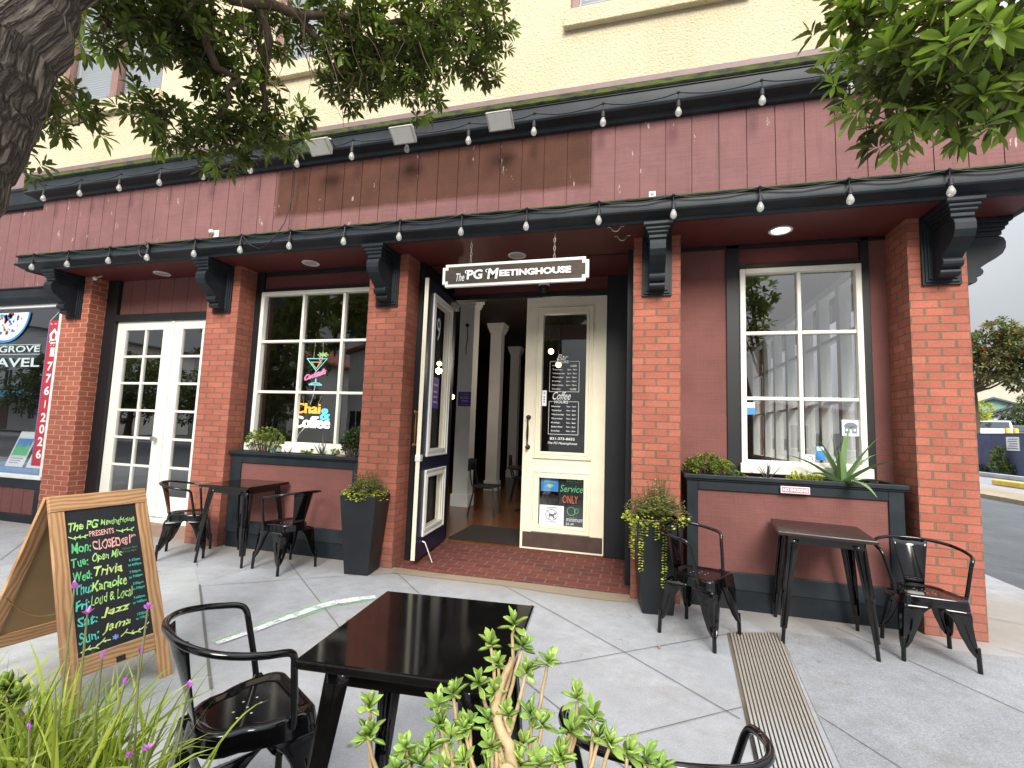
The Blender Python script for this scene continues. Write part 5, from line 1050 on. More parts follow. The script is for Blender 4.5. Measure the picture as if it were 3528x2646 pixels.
for k in range(34):        # bare hanging twigs inside the crown
    t = random.random(); p = Vector((-1.5, -3.0, 3.35)).lerp(Vector((-.8, -2.3, 3.75)), t) + Vector(rng.normal(0, .10, 3)); q = p + Vector((random.uniform(-.12, .12), random.uniform(0, .2), random.uniform(-.38, -.08))); mb.tube([p, p.lerp(q, .4) + Vector(rng.normal(0, .025, 3)), p.lerp(q, .75) + Vector(rng.normal(0, .025, 3)), q], [.0032, .0026, .002, .0014], 4, False)
mb.build('branches', 'twig_bark', tr, smooth=70)
BL_ = [(-1.74, -3.25, 3.17, .20), (-1.71, -3.05, 3.31, .22), (-1.62, -2.96, 3.40, .31), (-1.76, -3.0, 2.90, .17), (-1.68, -2.78, 2.95, .20), (-1.51, -2.59, 3.14, .22), (-1.42, -2.74, 3.58, .18), (-1.12, -2.50, 3.68, .22), (-1.14, -2.34, 3.60, .28), (-.91, -2.28, 3.69, .28), (-.71, -2.21, 3.88, .31), (-.85, -2.13, 3.57, .19), (-.47, -2.03, 3.96, .20), (-.55, -1.92, 3.81, .16), (-1.24, -2.29, 3.47, .14), (-1.83, -3.34, 2.70, .16), (-1.93, -3.37, 2.47, .09), (-1.61, -2.8, 3.28, .19), (-1.60, -2.68, 3.02, .16),
       (-1.2, -3.2, 4.1, .5), (-.8, -2.7, 4.4, .5), (-1.7, -2.9, 4.2, .5), (-1.5, -3.9, 4.6, .6), (-.5, -3.2, 4.9, .6), (-2.1, -4.2, 4.4, .6)]
crown(tr, BL_[:19], 1200, .056, .0175, 11, 'tree_leaf', 'twig_bark'); 
t2_ = empty('foliage_top'); t2_.parent = None; bpy.data.objects.remove(t2_)
CB, CA, CI = [], [], []
for x, y, z, r in BL_[19:]:
    for _ in range(int(90 * r * r * 2)): d = Vector(rng.normal(0, 1, 3)).normalized(); CB.append((x + d.x * r * random.random() ** .4, y + d.y * r * random.random() ** .4, z + d.z * r * .7 * random.random() ** .4)); CA.append(tuple(d + Vector((0, 0, .4))))
B, D, LL, I = rosettes(CB, CA, 12, (30, 95), .10, .03); leaf_obj('upper_foliage', 'tree_leaf', tr, B, D, LL, .03, rng.uniform(0, .4, len(I)), .18)
tr = empty('street_tree', (0, 0, 0), label='leafy branch of a second tree in the upper right corner', cat='tree')
mb = MB(); limb(mb, [(2.55, -4.5, -.05), (2.5, -4.45, 1.2), (2.35, -4.35, 2.2), (2.1, -4.15, 3.1), (1.9, -3.9, 4.0)], .16, .09, 5, .008); mb.build('trunk', 'tree_bark', tr, smooth=70)
mb = MB(); limb(mb, [(2.2, -4.22, 2.8), (1.7, -3.7, 2.78), (1.38, -3.18, 2.66), (1.31, -3.01, 2.60), (1.26, -2.84, 2.54)], .035, .006); limb(mb, [(1.5, -3.4, 2.72), (1.35, -3.1, 2.85), (1.2, -2.95, 2.84)], .014, .004); limb(mb, [(1.45, -3.3, 2.68), (1.46, -3.05, 2.50), (1.47, -2.95, 2.38)], .012, .004); mb.build('branches', 'twig_bark', tr, smooth=70)
crown(tr, [(1.17, -2.98, 2.83, .15), (1.28, -3.06, 2.70, .20), (1.35, -3.14, 2.58, .21), (1.28, -2.97, 2.57, .18), (1.40, -2.99, 2.50, .18), (1.46, -3.11, 2.44, .14), (1.16, -2.86, 2.67, .075), (1.30, -2.84, 2.53, .10), (1.48, -3.0, 2.44, .08), (1.09, -2.91, 2.95, .06), (1.55, -3.2, 2.75, .25), (1.3, -3.2, 2.95, .2)], 820, .058, .0195, 10, 'tree_leaf', 'twig_bark', young=.35)

# foreground raised street bed (below the frame) with grass clump and succulents
BED = [(-1.6, -4.55), (-1.05, -3.86), (-.3, -3.66), (.30, -3.60), (.95, -3.72), (1.2, -4.2), (.9, -4.30), (.1, -4.22), (-.9, -4.9)]
slab('flower_bed', BED, -.1, .54, 'soil')
gr = empty('grass_clump', (0, 0, 0), label='clump of long green grass blades with purple flowers in the lower left foreground', cat='plant')
mb = MB(); Bx = []; ages = []
def blade(mb, p, d, L, w, bend):
    d = Vector(d).normalized(); side = d.cross(Vector((rng.normal(0, .3), rng.normal(0, .3), 1))).normalized(); n = 7; vs = []; q = Vector(p); dirv = Vector(d)
    for i in range(n + 1):
        t = i / n; ww = w * (.75 + .5 * t if t < .3 else .9 * (1 - ((t - .3) / .7) ** 2.2) + .02)
        nr = dirv.cross(side).normalized(); vs += [tuple(q - side * ww / 2 + nr * ww * .15), tuple(q), tuple(q + side * ww / 2 + nr * ww * .15)]
        q = q + dirv * L / n; dirv = (dirv + Vector((0, 0, -bend * t / n * 2)) + Vector(rng.normal(0, .02, 3))).normalized()
    b = len(mb.v); mb.add(vs, [(i * 3 + k, i * 3 + k + 1, i * 3 + k + 4, i * 3 + k + 3) for i in range(n) for k in range(2)]); return len(vs)
for k in range(1500):
    t = random.random(); base = Vector((-1.02, -4.04, .58)).lerp(Vector((-.56, -3.83, .57)), t) + Vector((rng.normal(0, .065), rng.normal(0, .065), rng.uniform(0, .10)))
    out = Vector((rng.normal(0, .42), rng.normal(0, .42), 1)); L = random.uniform(.18, .36); cnt = blade(mb, base, out, L, random.uniform(.006, .0115), random.uniform(.3, 2.6)); ages += [random.random() ** 1.3] * cnt
o = mb.build('leaves', 'grass_leaf', gr, smooth=80); at = o.data.attributes.new('age', 'FLOAT', 'POINT'); at.data.foreach_set('value', np.array(ages, np.float32))
FLW = [((-.63, -3.85, 1.12), 1), ((-.60, -3.84, 1.07), 1), ((-.54, -3.76, 1.06), 1), ((-.44, -3.73, .90), 1), ((-.58, -3.93, .90), 0), ((-.46, -3.83, .815), 1), ((-.435, -3.815, .825), 1), ((-.52, -3.81, .93), 0), ((-.56, -3.83, .985), 0), ((-.50, -3.80, .99), 0)]
for (x, y, z), op in FLW:
    s_ = empty('flower_stalk'); s_.parent = gr; b0 = Vector((x + random.uniform(-.02, .06), y + random.uniform(-.06, .02), .55)); tp = Vector((x, y, z)); m_ = b0.lerp(tp, .55) + Vector(rng.normal(0, .008, 3))
    mb = MB(); mb.tube([b0, b0.lerp(m_, .5), m_, m_.lerp(tp, .6), tp], [.0028, .0026, .0024, .0022, .002], 6); mb.build('stem', 'grass_stem', s_, smooth=60)
    k = 7 if op else 4; ax = (tp - m_).normalized(); q = ax.to_track_quat('Z', 'Y'); Dr = []; Br = []
    for j in range(k): a = j * 6.28 / k + random.random() * .5; sp = random.uniform(.25, .95) if op else .12; v = q @ Vector((math.sin(sp) * math.cos(a), math.sin(sp) * math.sin(a), math.cos(sp))); Dr.append(tuple(v)); Br.append(tuple(tp))
    leaf_obj('flower', 'purple_petal', s_, Br, Dr, rng.uniform(.012, .022, k), .006, rng.uniform(0, 1, k), .1)
# large branching succulent
su = empty('succulent', (0, 0, 0), label='bright green branching succulent with rosettes on pale stems at the bottom centre', cat='plant')
ROS = [(.26, -3.65, 1.105), (.22, -3.67, 1.07), (.24, -3.68, 1.04), (.28, -3.66, 1.07), (.33, -3.66, 1.05), (.29, -3.67, 1.03), (.17, -3.73, 1.0), (.15, -3.74, .98), (.21, -3.70, 1.01), (.24, -3.70, 1.0), (.39, -3.67, 1.0), (.42, -3.68, .98), (.27, -3.71, .97), (.20, -3.74, .95), (.04, -3.80, .99), (.05, -3.81, .95), (.11, -3.79, .93), (.15, -3.78, .93), (.18, -3.76, .94), (.24, -3.72, .96), (.31, -3.70, .97), (.33, -3.70, .96), (.38, -3.70, .96), (.43, -3.69, .95), (.25, -3.74, .93), (.30, -3.72, .93), (.45, -3.70, .95), (.48, -3.70, .94), (.51, -3.70, .935), (.37, -3.72, .92), (.14, -3.79, .91), (.21, -3.76, .91), (.11, -3.81, .905), (.33, -3.73, .91), (.53, -3.70, .925)]
ROS = [(x, y, z - .014) for x, y, z in ROS]; ROS += [(x + rng.normal(0, .012), y + rng.normal(0, .02) - .012, z - random.uniform(.03, .06)) for x, y, z in ROS[6::2]]
mb = MB(); limb(mb, [(.30, -3.80, .50), (.295, -3.77, .80), (.285, -3.745, .92), (.25, -3.72, .965), (.25, -3.70, 1.0), (.265, -3.675, 1.045)], .0125, .006, 5, .002)
axes = []
for x, y, z in ROS:
    p = Vector((x, y, z)); h = min(1.0, max(.80, z - random.uniform(.08, .16))); t = (h - .80) / .2; h0 = Vector((.29 - .035 * t + rng.normal(0, .012), -3.765 + .06 * t, h)) if abs(x - .27) < .12 else Vector((x * .72 + .27 * .28 + rng.normal(0, .012), -3.79, .82))
    m_ = Vector((h0.x + (p.x - h0.x) * .75, h0.y + (p.y - h0.y) * .7, h0.z + (p.z - h0.z) * .45)) + Vector(rng.normal(0, .006, 3)); limb(mb, [h0, m_, p], .0045, .003, 4, .001); axes.append(tuple((p - m_).normalized() + Vector((0, 0, .5)) + Vector(rng.normal(0, .2, 3))))
mb.build('stem', 'succulent_stem', su, smooth=70)
B, D, LL, I = rosettes(ROS, axes, 10, (12, 108), .029, .011, .3)
V = []; 
ag = rng.uniform(.1, 1, len(ROS))[I] * .7 + rng.uniform(0, .3, len(I)); leaf_obj('leaves', 'succulent_leaf', su, B, D, LL, .0118, ag, .05, .5, thick=.0018)
MB().lathe([(.001, .0), (.013, .002), (.015, .012), (.009, .016), (.001, .014)], (0, 0, 0), 12, Matrix.Translation((.292, -3.775, .915)) @ Matrix.Rotation(R(80), 4, 'X')).build('cut_stub', 'succulent_stem', su, smooth=40)
s2 = empty('succulent', (0, 0, 0), label='small dark green rosette succulent at the far left edge beside the grass', cat='plant')
RS2 = [(-.80, -3.84, .885), (-.79, -3.86, .85), (-.78, -3.83, .86), (-.74, -3.83, .80), (-.72, -3.85, .79), (-.77, -3.88, .80)]
mb = MB(); [limb(mb, [(-.80, -3.95, .5), (x + .01, y - .01, z - .08), (x, y, z)], .005, .004, 4, .002) for x, y, z in RS2]; mb.build('stem', 'succulent_stem', s2, smooth=60)
B, D, LL, I = rosettes(RS2, [(0, -.3, 1)] * 6, 14, (5, 100), .030, .016, .2); leaf_obj('leaves', 'jade_leaf', s2, B, D, LL, .017, rng.uniform(0, .5, len(I)), 0, .4, thick=.002)

# plants in the window boxes and tall planters
def bush(x, y, z, r, h, n, mat, label, L=.03, w=.014, leaves=9, stem=True):
    e = empty('bush', (x, y, z), label=label, cat='plant', group=None); C_ = []; A_x = []; mb = MB()
    for k in range(n):
        a = random.uniform(0, 6.28); u = random.random() ** .5; p = Vector((r * u * math.cos(a), r * .8 * u * math.sin(a), h * (random.uniform(.35, 1) * (1 - .35 * u * u)))); C_.append(tuple(p)); A_x.append((p.x * 2, p.y * 2, .12 + p.z))
        if k % 2 == 0: h0 = Vector((p.x * .15, p.y * .15, -.03)); limb(mb, [h0, h0.lerp(p, .5) + Vector((p.x * .12, p.y * .1, -.02)), p], .007, .003, 3, .002)
    if stem: mb.build('stem', 'twig_bark', e, smooth=60)
    B, D, LL, I = rosettes(C_, A_x, leaves, (15, 95), L, w); leaf_obj('leaves', mat, e, B, D, LL, w, rng.uniform(0, 1, len(C_))[I] ** 1.5, .05, .4); return e
def aloe(x, y, z, n, L, w, mat, label, tilt=(10, 70), droop=.2, seed=0):
    e = empty('aloe', (x, y, z), label=label, cat='plant'); D = []; B = []; LL = []; DR = []
    mb = MB(); ages = []
    for k in range(n):
        t = R(tilt[0] + (tilt[1] - tilt[0]) * (k + .5) / n); a = k * 2.39996 + seed; d = Vector((math.sin(t) * math.cos(a), math.sin(t) * math.sin(a) * .7, math.cos(t))); ln = L * random.uniform(.75, 1.1); c0 = len(mb.v)
        side = d.cross(Vector((0, 0, 1))).normalized(); q = Vector((0, 0, 0)) + d * .01; dv = Vector(d); N_ = 8
        for i in range(N_ + 1):
            u = i / N_; ww = w * (1 - u ** 1.3) + .0008; nn = side.cross(dv).normalized(); mb.v += [tuple(q - side * ww * .5 + nn * ww * .22), tuple(q - nn * ww * .16), tuple(q + side * ww * .5 + nn * ww * .22), tuple(q + nn * ww * .05)]
            q = q + dv * ln / N_; dv = (dv + Vector((0, 0, -droop * math.sin(t) * 2.2 / N_ * (.4 + u)))).normalized()
        for i in range(N_):
            for j in range(4): mb.f.append((c0 + i * 4 + j, c0 + i * 4 + (j + 1) % 4, c0 + (i + 1) * 4 + (j + 1) % 4, c0 + (i + 1) * 4 + j))
        ages += [random.random()] * (len(mb.v) - c0)
    o = mb.build('leaves', mat, e, smooth=60); at = o.data.attributes.new('age', 'FLOAT', 'POINT'); at.data.foreach_set('value', np.array(ages, np.float32)); return e
zb = 1.07
bush(-3.86, .16, zb, .22, .33, 130, 'jade_leaf', 'green jade bush at the left end of the left window box', .030, .016)
aloe(-3.53, .15, zb, 11, .16, .016, 'dark_aloe_leaf', 'low brownish aloe in the left window box', (30, 85), -.3)
bush(-3.24, .14, zb, .07, .10, 14, 'jade_leaf', 'small yellow green succulent in the middle of the left window box', .028, .014, 9, False)
aloe(-3.05, .15, zb, 9, .30, .022, 'dark_aloe_leaf', 'upright dark green aloe in the left window box', (5, 50), .1, 1.2)
bush(-2.88, .13, zb, .05, .13, 10, 'jade_leaf', 'small upright succulent near the right end of the left window box', .028, .013, 8, False)
bush(-2.64, .165, zb, .13, .37, 95, 'dark_bush_leaf', 'dark glossy bush at the right end of the left window box', .045, .022)
mb = MB(); mb.ball((0, 0, 0), .085, 12, (1, .7, .6)); tag(mb.build('rock', 'pebble', smooth=70, loc=(-2.78, .13, 1.085)), 'rounded tan rock in the left window box', 'rock')
mb = MB(); mb.lathe([(.035, 0), (.04, .02), (.02, .04), (.012, .06), (.018, .075), (.001, .095)], (0, 0, 0), 10); tag(mb.build('garden_ornament', 'blue_ornament', smooth=50, loc=(-3.70, .12, 1.08)), 'tiny bright blue ornament in the left window box', 'ornament')
mb = MB()
for k in range(26): mb.ball((rng.normal(0, .075), rng.normal(0, .03), random.uniform(0, .02)), random.uniform(.010, .02), 6)
tag(mb.build('glass_pebbles', 'teal_glass', smooth=70, loc=(-2.98, .12, 1.075)), 'heap of pale teal glass pebbles in the left window box', 'pebbles', kind='stuff')
zb = 1.10
bush(1.09, .19, zb, .21, .21, 150, 'jade_leaf', 'spreading green bonsai like bush at the left end of the right window box', .026, .014)
bush(1.33, .12, zb, .07, .09, 16, 'jade_leaf', 'small low succulent sprigs beside the bush in the right window box', .022, .010, 7, False)
aloe(1.575, .14, zb, 13, .21, .020, 'dark_aloe_leaf', 'small dark spiky aloe in the middle of the right window box', (8, 80), .0, .4)
bush(1.87, .14, zb, .14, .10, 60, 'yellow_leaf', 'low yellow green stonecrop mound in the right window box', .020, .009, 9, False)
e = aloe(2.15, .13, zb, 16, .50, .078, 'aloe_leaf', 'large pale green aloe with arching leaves at the right end of the right window box', (6, 84), .62, 2.6)
def tall_planter(x, y, rz, label):
    e = empty('tall_planter', (x, y, 0), R(rz), label=label, cat='planter', group='tall black tapered planters by the entrance'); b, t, h = .125, .19, .775
    mb = MB(); f_ = lambda r, z: [(-r, -r, z), (r, -r, z), (r, r, z), (-r, r, z)]
    rr = [f_(b, 0), f_(t, h), f_(t - .018, h), f_(t - .03, h - .06)]; mb.add([p for r in rr for p in r], [(3, 2, 1, 0)] + [(i * 4 + k, i * 4 + (k + 1) % 4, i * 4 + 4 + (k + 1) % 4, i * 4 + 4 + k) for i in range(3) for k in range(4)]); mb.build('pot', 'pot_black', e, bevel=.008)
    MB().box(-t + .04, t - .04, -t + .04, t - .04, h - .09, h - .05).build('soil', 'soil', e); return e
tall_planter(-2.225, -.200, 7, 'tall black tapered planter left of the entrance in front of a brick pillar')
tall_planter(.620, -.205, 8, 'tall black tapered planter right of the entrance, half hidden by an armchair')
def mound(x, y, z, r, h, label, trails, nlime):
    e = empty('potted_plant', (x, y, z), label=label, cat='plant'); B = []; D = []; LB = []; LD = []; mb = MB(); YB = []; YD_ = []
    for k in range(150):
        a = random.uniform(0, 6.28); u = random.random() ** .6; p0 = Vector((r * .3 * math.cos(a), r * .3 * math.sin(a), 0)); out = Vector((math.cos(a) * u * r * 1.15, math.sin(a) * u * r * 1.15, h * (1.05 - u * u * .9) * random.uniform(.55, 1.1)))
        pts = [p0, p0.lerp(out, .4) + Vector((0, 0, h * .30 * u)), out]; mb.tube(pts, [.003, .0025, .0015], 4, False)
        for j in range(14): t = .25 + .75 * j / 14; p = (pts[0] * (1 - t) ** 2 + pts[1] * 2 * t * (1 - t) + pts[2] * t * t); s_ = 1 if j % 2 else -1; dd = Vector((-math.sin(a) * s_, math.cos(a) * s_, random.uniform(-.2, .6))) + Vector(rng.normal(0, .3, 3)); B.append(tuple(p)); D.append(tuple(dd))
    mb.build('stem', 'twig_bark', e, smooth=60); leaf_obj('leaves', 'fern_leaf', e, B, D, rng.uniform(.020, .034, len(B)), .011, rng.uniform(0, 1, len(B)), .1)
    for (a, L) in trails:
        p = Vector((r * .75 * math.cos(a), r * .75 * math.sin(a), .03)); v = Vector((math.cos(a) * .5, math.sin(a) * .5, .25)); l = 0; step = .021; i = 0
        while l < L:
            v = (v + Vector((0, 0, -.32)) + Vector(rng.normal(0, .07, 3))).normalized(); 
            if Vector((p.x, p.y)).length > .225 and v.z < -.5: v.x *= .25; v.y *= .25
            p = p + v * step; l += step; i += 1
            for s_ in (-1, 1): YB.append(tuple(p)); YD_.append((-math.sin(a) * s_ + rng.normal(0, .25), math.cos(a) * s_ + rng.normal(0, .25), rng.normal(-.1, .3)))
    for k in range(nlime): a = random.uniform(2.6, 6.4); u = random.uniform(.75, 1.05); YB.append((r * u * math.cos(a), r * u * math.sin(a), random.uniform(-.01, .07))); YD_.append((math.cos(a) + rng.normal(0, .5), math.sin(a) + rng.normal(0, .5), rng.normal(.2, .4)))
    leaf_obj('trailing_leaves', 'lime_leaf', e, YB, YD_, rng.uniform(.018, .031, len(YB)), .023, rng.uniform(0, 1, len(YB)), .05); return e
mound(-2.225, -.20, .735, .215, .29, 'mounded ferny plant with yellow blooms in the left tall planter', [(3.9, .05), (4.3, .06), (5.2, .05), (3.3, .05), (5.6, .05)], 230)
mound(.62, -.205, .735, .265, .36, 'ferny plant with long lime green trails spilling down the right tall planter', [(3.65, .26), (3.85, .34), (4.0, .16), (4.2, .44), (4.32, .14), (4.75, .16), (4.98, .54), (5.3, .12), (5.6, .10)], 230)
# litter on the pavement
for x, y, lb in ((-1.62, -1.35, 'small tan fallen leaf lying near the green chalk stripe'), (.62, -1.0, 'small brown fallen leaf on the pavement in front of the right entrance pillar'), (1.25, -.25, 'yellowish fallen leaf by the right planter box plinth'), (-.35, -.55, 'pale scrap of leaf on the pavement before the entrance')):
    a = random.uniform(0, 6.28); e_ = leaf_obj('fallen_leaf', 'leaf_litter_mesh' if False else 'yellow_leaf', None, [(0, 0, .012)], [(math.cos(a), math.sin(a), .05)], .045, .022, 0.2, 0, .6); e_.location = (x, y, 0); e_.data.materials[0] = MATS['leaf_litter']; tag(e_, lb, 'leaf')

# ------------------------------------------------------------------ far side of the side street
fw_ = MB(); fw_.box(19.3, 19.55, 8, 60, -.05, 2.13); fw_.box(19.28, 19.57, 8, 60, 2.131, 2.20)
y = 8
while y < 60: fw_.box(19.296, 19.299, y, y + .012, 0, 2.13); y += .81
z = .27
while z < 2.1: fw_.box(19.296, 19.299, 8, 60, z, z + .012); z += .27
tag(fw_.build('block_wall', 'block_blue'), 'grey blue block retaining wall across the side street', 'wall')
slab('parking_lot', [(19.56, 5), (90, 5), (90, 120), (19.56, 120)], -.1, 1.50, 'asphalt')
e = empty('wall_notice', (19.29, 26.6, 1.28), label='white notice with lines of text on the blue block wall', cat='sign'); MB().box(-.03, 0, -.45, .45, 0, .72).build('plate', 'white_plastic', e)
mb = MB(); [mb.box(-.034, -.031, -.36 + .05 * (k % 2), .36 - .06 * (k % 3), .10 + .12 * k, .15 + .12 * k) for k in range(5)]; mb.build('print', 'ink_grey', e)
for (x, y0, y1, lb, nm, mt) in ((13.7, 14.5, 18.6, 'yellow painted kerb across the side street', 'yellow_kerb', 'yellow_paint'), (16.6, 21, 26.5, 'pale concrete kerb under the block wall', 'planting_kerb', 'concrete_new')): tag(MB().box(x, x + .3, y0, y1, -.01, .19).build(nm, mt, bevel=.03), lb, 'kerb')
def far_tree(x, y, z0, H, blobs, mat, label, per=16, L=.28, flowers=0, trunk=True, r=.22):
    e = empty('tree', (x, y, z0), label=label, cat='tree')
    if trunk:
        mb = MB(); limb(mb, [(0, 0, -.05), (.05, 0, H * .3), (0, .1, H * .6)], r, r * .5, 4, .01)
        for bx, by, bz, br in blobs[:7]: limb(mb, [(0, .05, H * .42), (bx * .5, by * .5, (bz + H * .4) / 2), (bx, by, bz)], r * .4, r * .1, 4, .03)
        mb.build('trunk', 'twig_bark', e, smooth=60)
    C_ = []; A_x = []
    for bx, by, bz, br in blobs:
        for k in range(int(per * br * br * 4)): d = Vector(rng.normal(0, 1, 3)).normalized(); q = random.random() ** .35; C_.append((bx + d.x * br * q, by + d.y * br * q, bz + d.z * br * .8 * q)); A_x.append(tuple(d + Vector((0, 0, .3))))
    B, D, LL, I = rosettes(C_, A_x, 7, (25, 100), L, L * .4); leaf_obj('crown', mat, e, B, D, LL, L * .42, (rng.random(len(C_)) ** 2)[I], .1)
    if flowers:
        idx = rng.choice(len(C_), flowers); B, D, LL, I = rosettes([C_[i] for i in idx], [A_x[i] for i in idx], 8, (20, 90), .22, .12); leaf_obj('flowers', 'red_petal', e, B, D, LL, .13, rng.random(len(I)), 0)
    return e
far_tree(19.9, 30.6, 1.5, 7.5, [(.1, -1.8, 4.6, 1.2), (.8, -2.8, 5.6, 1.2), (1.4, -1.7, 4.2, 1.2), (-.2, -1.5, 6.0, .9), (1.9, -2.9, 5.3, 1.0), (.4, -2, 6.6, .8), (1.2, -1.4, 6.2, .8), (2.5, -2.6, 4.4, .9), (-.6, -1.4, 5.2, .9)], 'flower_tree_leaf', 'broad tree with red blossoms standing behind the blue block wall', 26, .26, 26)
far_tree(23.6, 36.9, 1.5, 3.6, [(0, 0, 1.6, 1.0), (-.6, .3, 2.2, .8), (.5, -.2, 1.1, .8), (.2, 0, 2.6, .6)], 'yellow_leaf', 'round yellow green shrub tree behind the parked cars', 30, .20)
far_tree(27.6, 39.0, 1.5, 4.0, [(0, 0, 2.2, 1.3), (1.0, -.2, 2.8, 1.1), (-.9, .3, 1.8, .9), (.6, .2, 3.4, .8)], 'hedge_leaf', 'low bright green tree in front of the lavender house', 26, .22)
far_tree(18.9, 27.1, .0, 1.9, [(0, 0, .5, .42), (-.05, 0, 1.0, .32), (.02, 0, 1.4, .2), (.25, -.3, .3, .3)], 'hedge_leaf', 'small pointed green shrub growing at the foot of the blue block wall', 130, .12, 0, True, .04)
far_tree(18.7, 29.1, .0, .7, [(0, 0, .25, .35), (.3, -.4, .2, .28), (-.2, .4, .2, .25)], 'dark_bush_leaf', 'low dark bush at the foot of the blue block wall', 110, .12, 0, True, .03)
def car(x, y, z, rz, mat, L, Wd, H, label, suv=True):
    e = empty('parked_car', (x, y, z), R(rz), label=label, cat='car', group='cars parked beyond the block wall')
    if suv: prof = [(-.5, .22), (-.5, .55), (-.46, .62), (-.42, .95), (-.36, 1.0), (.12, 1.0), (.25, .66), (.44, .58), (.5, .48), (.5, .2)]
    else: prof = [(-.5, .25), (-.5, .58), (-.40, .66), (-.26, .97), (-.20, 1.0), (.06, .99), (.22, .68), (.45, .58), (.5, .46), (.5, .22)]
    hw = Wd / 2; f_ = lambda xx, a, b: (a * L, xx * (hw - (.13 if b > .7 else 0)), b * H)
    n = len(prof); mb = MB(); vs = [f_(s_, a, b) for s_ in (-1, 1) for a, b in prof]; mb.add(vs, [tuple(range(n))[::-1], tuple(range(n, 2 * n))] + [(i, (i + 1) % n, n + (i + 1) % n, n + i) for i in range(n)]); mb.build('body', mat, e, bevel=.06)
    mb = MB(); yy = hw - .055
    for s_ in (-1, 1): mb.add([(-.38 * L, s_ * (yy - .01), .68 * H), (.10 * L, s_ * (yy - .01), .68 * H), (.07 * L, s_ * (yy - .06), .94 * H), (-.34 * L, s_ * (yy - .06), .94 * H)], [(0, 1, 2, 3)])
    mb.build('side_windows', 'car_glass', e); MB().add([(.245 * L, -hw + .16, .70 * H), (.245 * L, hw - .16, .70 * H), (.145 * L, hw - .2, .95 * H), (.145 * L, -hw + .2, .95 * H)], [(0, 1, 2, 3)]).build('windscreen', 'car_glass', e); MB().add([(-.455 * L, -hw + .16, .70 * H), (-.455 * L, hw - .16, .70 * H), (-.425 * L, hw - .2, .93 * H), (-.425 * L, -hw + .2, .93 * H)], [(0, 1, 2, 3)]).build('rear_window', 'car_glass', e)
    for a in (-.31, .31):
        for s_ in (-1, 1):
            w_ = empty('wheel', (a * L, s_ * (hw - .10), .34)); w_.parent = e; Mx = Matrix.Rotation(R(90), 4, 'X')
            MB().lathe([(.20, -.11), (.33, -.11), (.34, -.05), (.34, .05), (.33, .11), (.20, .11)], (0, 0, 0), 20, Mx).build('tyre', 'rubber', w_, smooth=40); MB().lathe([(.001, -.09), (.21, -.09), (.21, .115 * 1), (.001, .10)], (0, 0, 0), 16, Mx).build('rim', 'steel', w_, smooth=40)
    for s_ in (-1, 1): MB().box(.487 * L, .505 * L, s_ * hw * .75 - .16, s_ * hw * .75 + .16, .46 * H, .53 * H).build('headlight', 'white_plastic', e, bevel=.01); MB().box(-.505 * L, -.49 * L, s_ * hw * .8 - .10, s_ * hw * .8 + .10, .5 * H, .62 * H).build('taillight', 'car_red', e, bevel=.01)
    return e
car(24.3, 36.6, 1.5, 238, 'car_white', 4.7, 1.9, 1.75, 'white sport utility car parked behind the blue block wall')
car(22.6, 38.2, 1.5, 240, 'car_white', 4.4, 1.8, 1.45, 'lower white car partly hidden by the brick pillar at the right edge', False)
car(25.9, 37.0, 1.5, 236, 'car_dark', 4.5, 1.8, 1.5, 'dark sedan parked beside the white car behind the block wall', False)
car(20.9, 18.5, 1.5, 100, 'car_red', 4.5, 1.8, 1.5, 'red car in the parking lot seen through the cafe side windows', False)
car(22.5, 13.0, 1.5, 95, 'car_white', 4.6, 1.85, 1.6, 'white car in the parking lot seen through the cafe side windows')
for i, (x, y, lb) in enumerate(((20.1, 28.3, 'left one of two yellow bollards behind the block wall'), (20.38, 28.15, 'right one of two yellow bollards behind the block wall'))): tag(MB().lathe([(.12, 0), (.12, .93), (.09, 1.0), (.001, 1.02)], (0, 0, 0), 14).build('bollard', 'yellow_paint', loc=(x, y, 1.5), smooth=40), lb, 'bollard', 'yellow bollards')
def house(x, y, z, rz, Wd, Dp, H, rh, wall, roof, label, cat='house', nwin=3, rows=1, door=True):
    e = empty('house', (x, y, z), R(rz), label=label, cat=cat); h = Wd / 2
    MB().box(-h, h, 0, Dp, -.1, H).build('wall', wall, e)
    mb = MB(); o = .35; prof = [(-h - o, H), (0, H + rh), (h + o, H), (h + o, H + .16), (0, H + rh + .18), (-h - o, H + .16)]
    n = len(prof); vs = [(a, yy, b) for yy in (-.35, Dp + .35) for a, b in prof]; mb.add(vs, [tuple(range(n)), tuple(range(n, 2 * n))[::-1]] + [(i, n + i, n + (i + 1) % n, (i + 1) % n) for i in range(n)]); mb.build('roof', roof, e)
    for yg in (-.001, Dp): MB().add([(-h, yg, H), (h, yg, H), (0, yg, H + rh)], [(0, 1, 2)]).build('gable', wall, e)
    for r_ in range(rows):
        for k in range(nwin):
            cx = -h + Wd * (k + .5) / nwin; z0 = .9 + r_ * 2.9
            if door and r_ == 0 and k == nwin // 2: MB().box(cx - .5, cx + .5, -.06, -.002, 0, 2.1).build('door', 'brown_window_frame', e); continue
            mb = MB(); frame2(mb, cx - .55, cx + .55, z0, z0 + 1.5, .09, -.07, -.002); mb.box(cx - .025, cx + .025, -.06, -.003, z0 + .09, z0 + 1.41); w_ = mb.build('window', 'white_paint', e); MB().quad((cx - .46, -.03, z0 + .09), (cx + .46, -.03, z0 + .09), (cx + .46, -.03, z0 + 1.41), (cx - .46, -.03, z0 + 1.41)).build('pane', 'car_glass', w_)
    return e
house(33.0, 51.5, 1.4, -32, 6.5, 8, 3.2, 1.4, 'teal_house', 'roof_grey', 'small teal house with grey roof beyond the parking lot')
house(30.9, 45.2, 1.4, -34, 4.2, 6, 2.5, 1.0, 'lavender_house', 'roof_grey', 'small lavender house beside the teal one beyond the parking lot')
